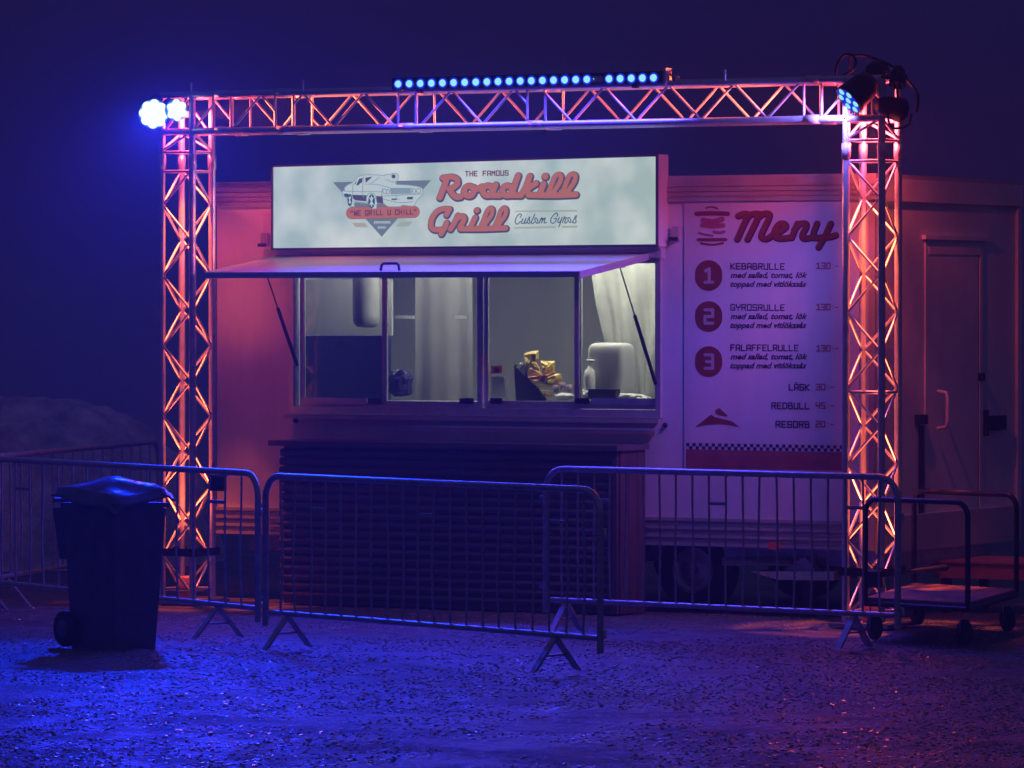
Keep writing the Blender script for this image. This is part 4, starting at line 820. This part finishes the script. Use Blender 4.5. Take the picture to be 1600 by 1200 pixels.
# ------------------------------------------------------------------ platform trolley
zD = .235; q = [gp(1352, 938, zD), gp(1512, 947, zD), gp(1588, 925, zD), gp(1428, 915, zD)]; TO2 = sum(q, Vector())/4; TO2.z = 0
tl = thing('platform_trolley', TO2, 'low platform trolley with two dark hoop handles right of the truss', 'trolley')
MB().hexa(q, (0, 0, .018)).build('deck', PLYB, tl, TO2)
mb = MB()
for k in range(4): mb.tube([q[k]-Vector((0, 0, .018)), q[(k+1) % 4]-Vector((0, 0, .018))], .017, 8)
mb.build('deck_frame', BLACK, tl, TO2)
def hoop(a, b, ht, r=.0165):
    a, b = Vector(a), Vector(b); d = (b-a); L_ = d.length; d.normalize(); c = .085; zt = ht
    pts = [a]+[a+d*(c-c*math.cos(t))+Vector((0, 0, zt-c+c*math.sin(t))) for t in np.linspace(0, math.pi/2, 6)]+[b-d*(c-c*math.cos(t))+Vector((0, 0, zt-c+c*math.sin(t))) for t in np.linspace(math.pi/2, 0, 6)]+[b]
    MB().tube(pts, r, 10).build('hoop_handle', BLACK, tl, TO2)
hoop(q[0], q[1], .595); hoop(q[3], q[2], .585)
for k in range(4):
    c = q[k].lerp(TO2+Vector((0, 0, zD)), .12); c.z = 0; ax = (R_*.9+H_*.4).normalized()
    wl = MB().lathe(c+Vector((0, 0, .075))-ax*.018, [(.02, 0), (.068, 0), (.075, .008), (.075, .03), (.068, .038), (.02, .038)], 18, ax).build('caster_wheel', RUBBER, tl, TO2)
    b = MB(); b.hexa([c+Vector((0, 0, .07))-ax*.03+H_*.015, c+Vector((0, 0, .07))-ax*.03-H_*.015, c+Vector((0, 0, .2))-ax*.03-H_*.03, c+Vector((0, 0, .2))-ax*.03+H_*.03], ax*.006)
    b.hexa([c+Vector((0, 0, .07))+ax*.026+H_*.015, c+Vector((0, 0, .07))+ax*.026-H_*.015, c+Vector((0, 0, .2))+ax*.026-H_*.03, c+Vector((0, 0, .2))+ax*.026+H_*.03], ax*.006)
    b.build('caster_fork', GALV, wl, TO2)
p = wp(1440, 890, .2); tag(MB().tube([gp(1408, 894, .36), gp(1478, 887, .36)], [.008, .022], 8).build('cable_tail', RUBBER, None, gp(1408, 894, .36)), 'black tapered hose end hanging above the trolley deck', 'hose')
# door step
a = gp(1457, 906, .2); a2 = a+Vector((1.6, 0, 0)); so_ = Vector((a.x+.8, a.y+.35, 0)); st = thing('door_step', so_, 'low step platform below the trailer end door, tinted red for lamplight', 'step')
MB().box(a.x, a.y, .215, a.x+1.6, a.y+.7, .31).build('step_body', REDT, st, so_); MB().box(a.x-.015, a.y-.015, .312, a.x+1.615, a.y+.715, .325).build('step_tread', REDT, st, so_)  # grey step coloured red to imitate the lamp glow on it
for dx in (.05, 1.5):
    for dy in (.03, .62): MB().box(a.x+dx, a.y+dy, -.01, a.x+dx+.05, a.y+dy+.05, .214).build('leg', BLACK, st, so_)

# ------------------------------------------------------------------ thin night mist
HZ = bpy.data.materials.new('mist'); HZ.use_nodes = True; n = HZ.node_tree; n.nodes.remove(n.nodes['Principled BSDF'])
pv = n.nodes.new('ShaderNodeVolumePrincipled'); pv.inputs['Color'].default_value = (.9, .9, .95, 1); pv.inputs['Density'].default_value = .0038; pv.inputs['Anisotropy'].default_value = .55
n.links.new(pv.outputs[0], n.nodes['Material Output'].inputs['Volume'])
tag(MB().box(-1300, -1300, -1.2, 1300, 1300, 4.6).build('haze', HZ), kind='stuff')
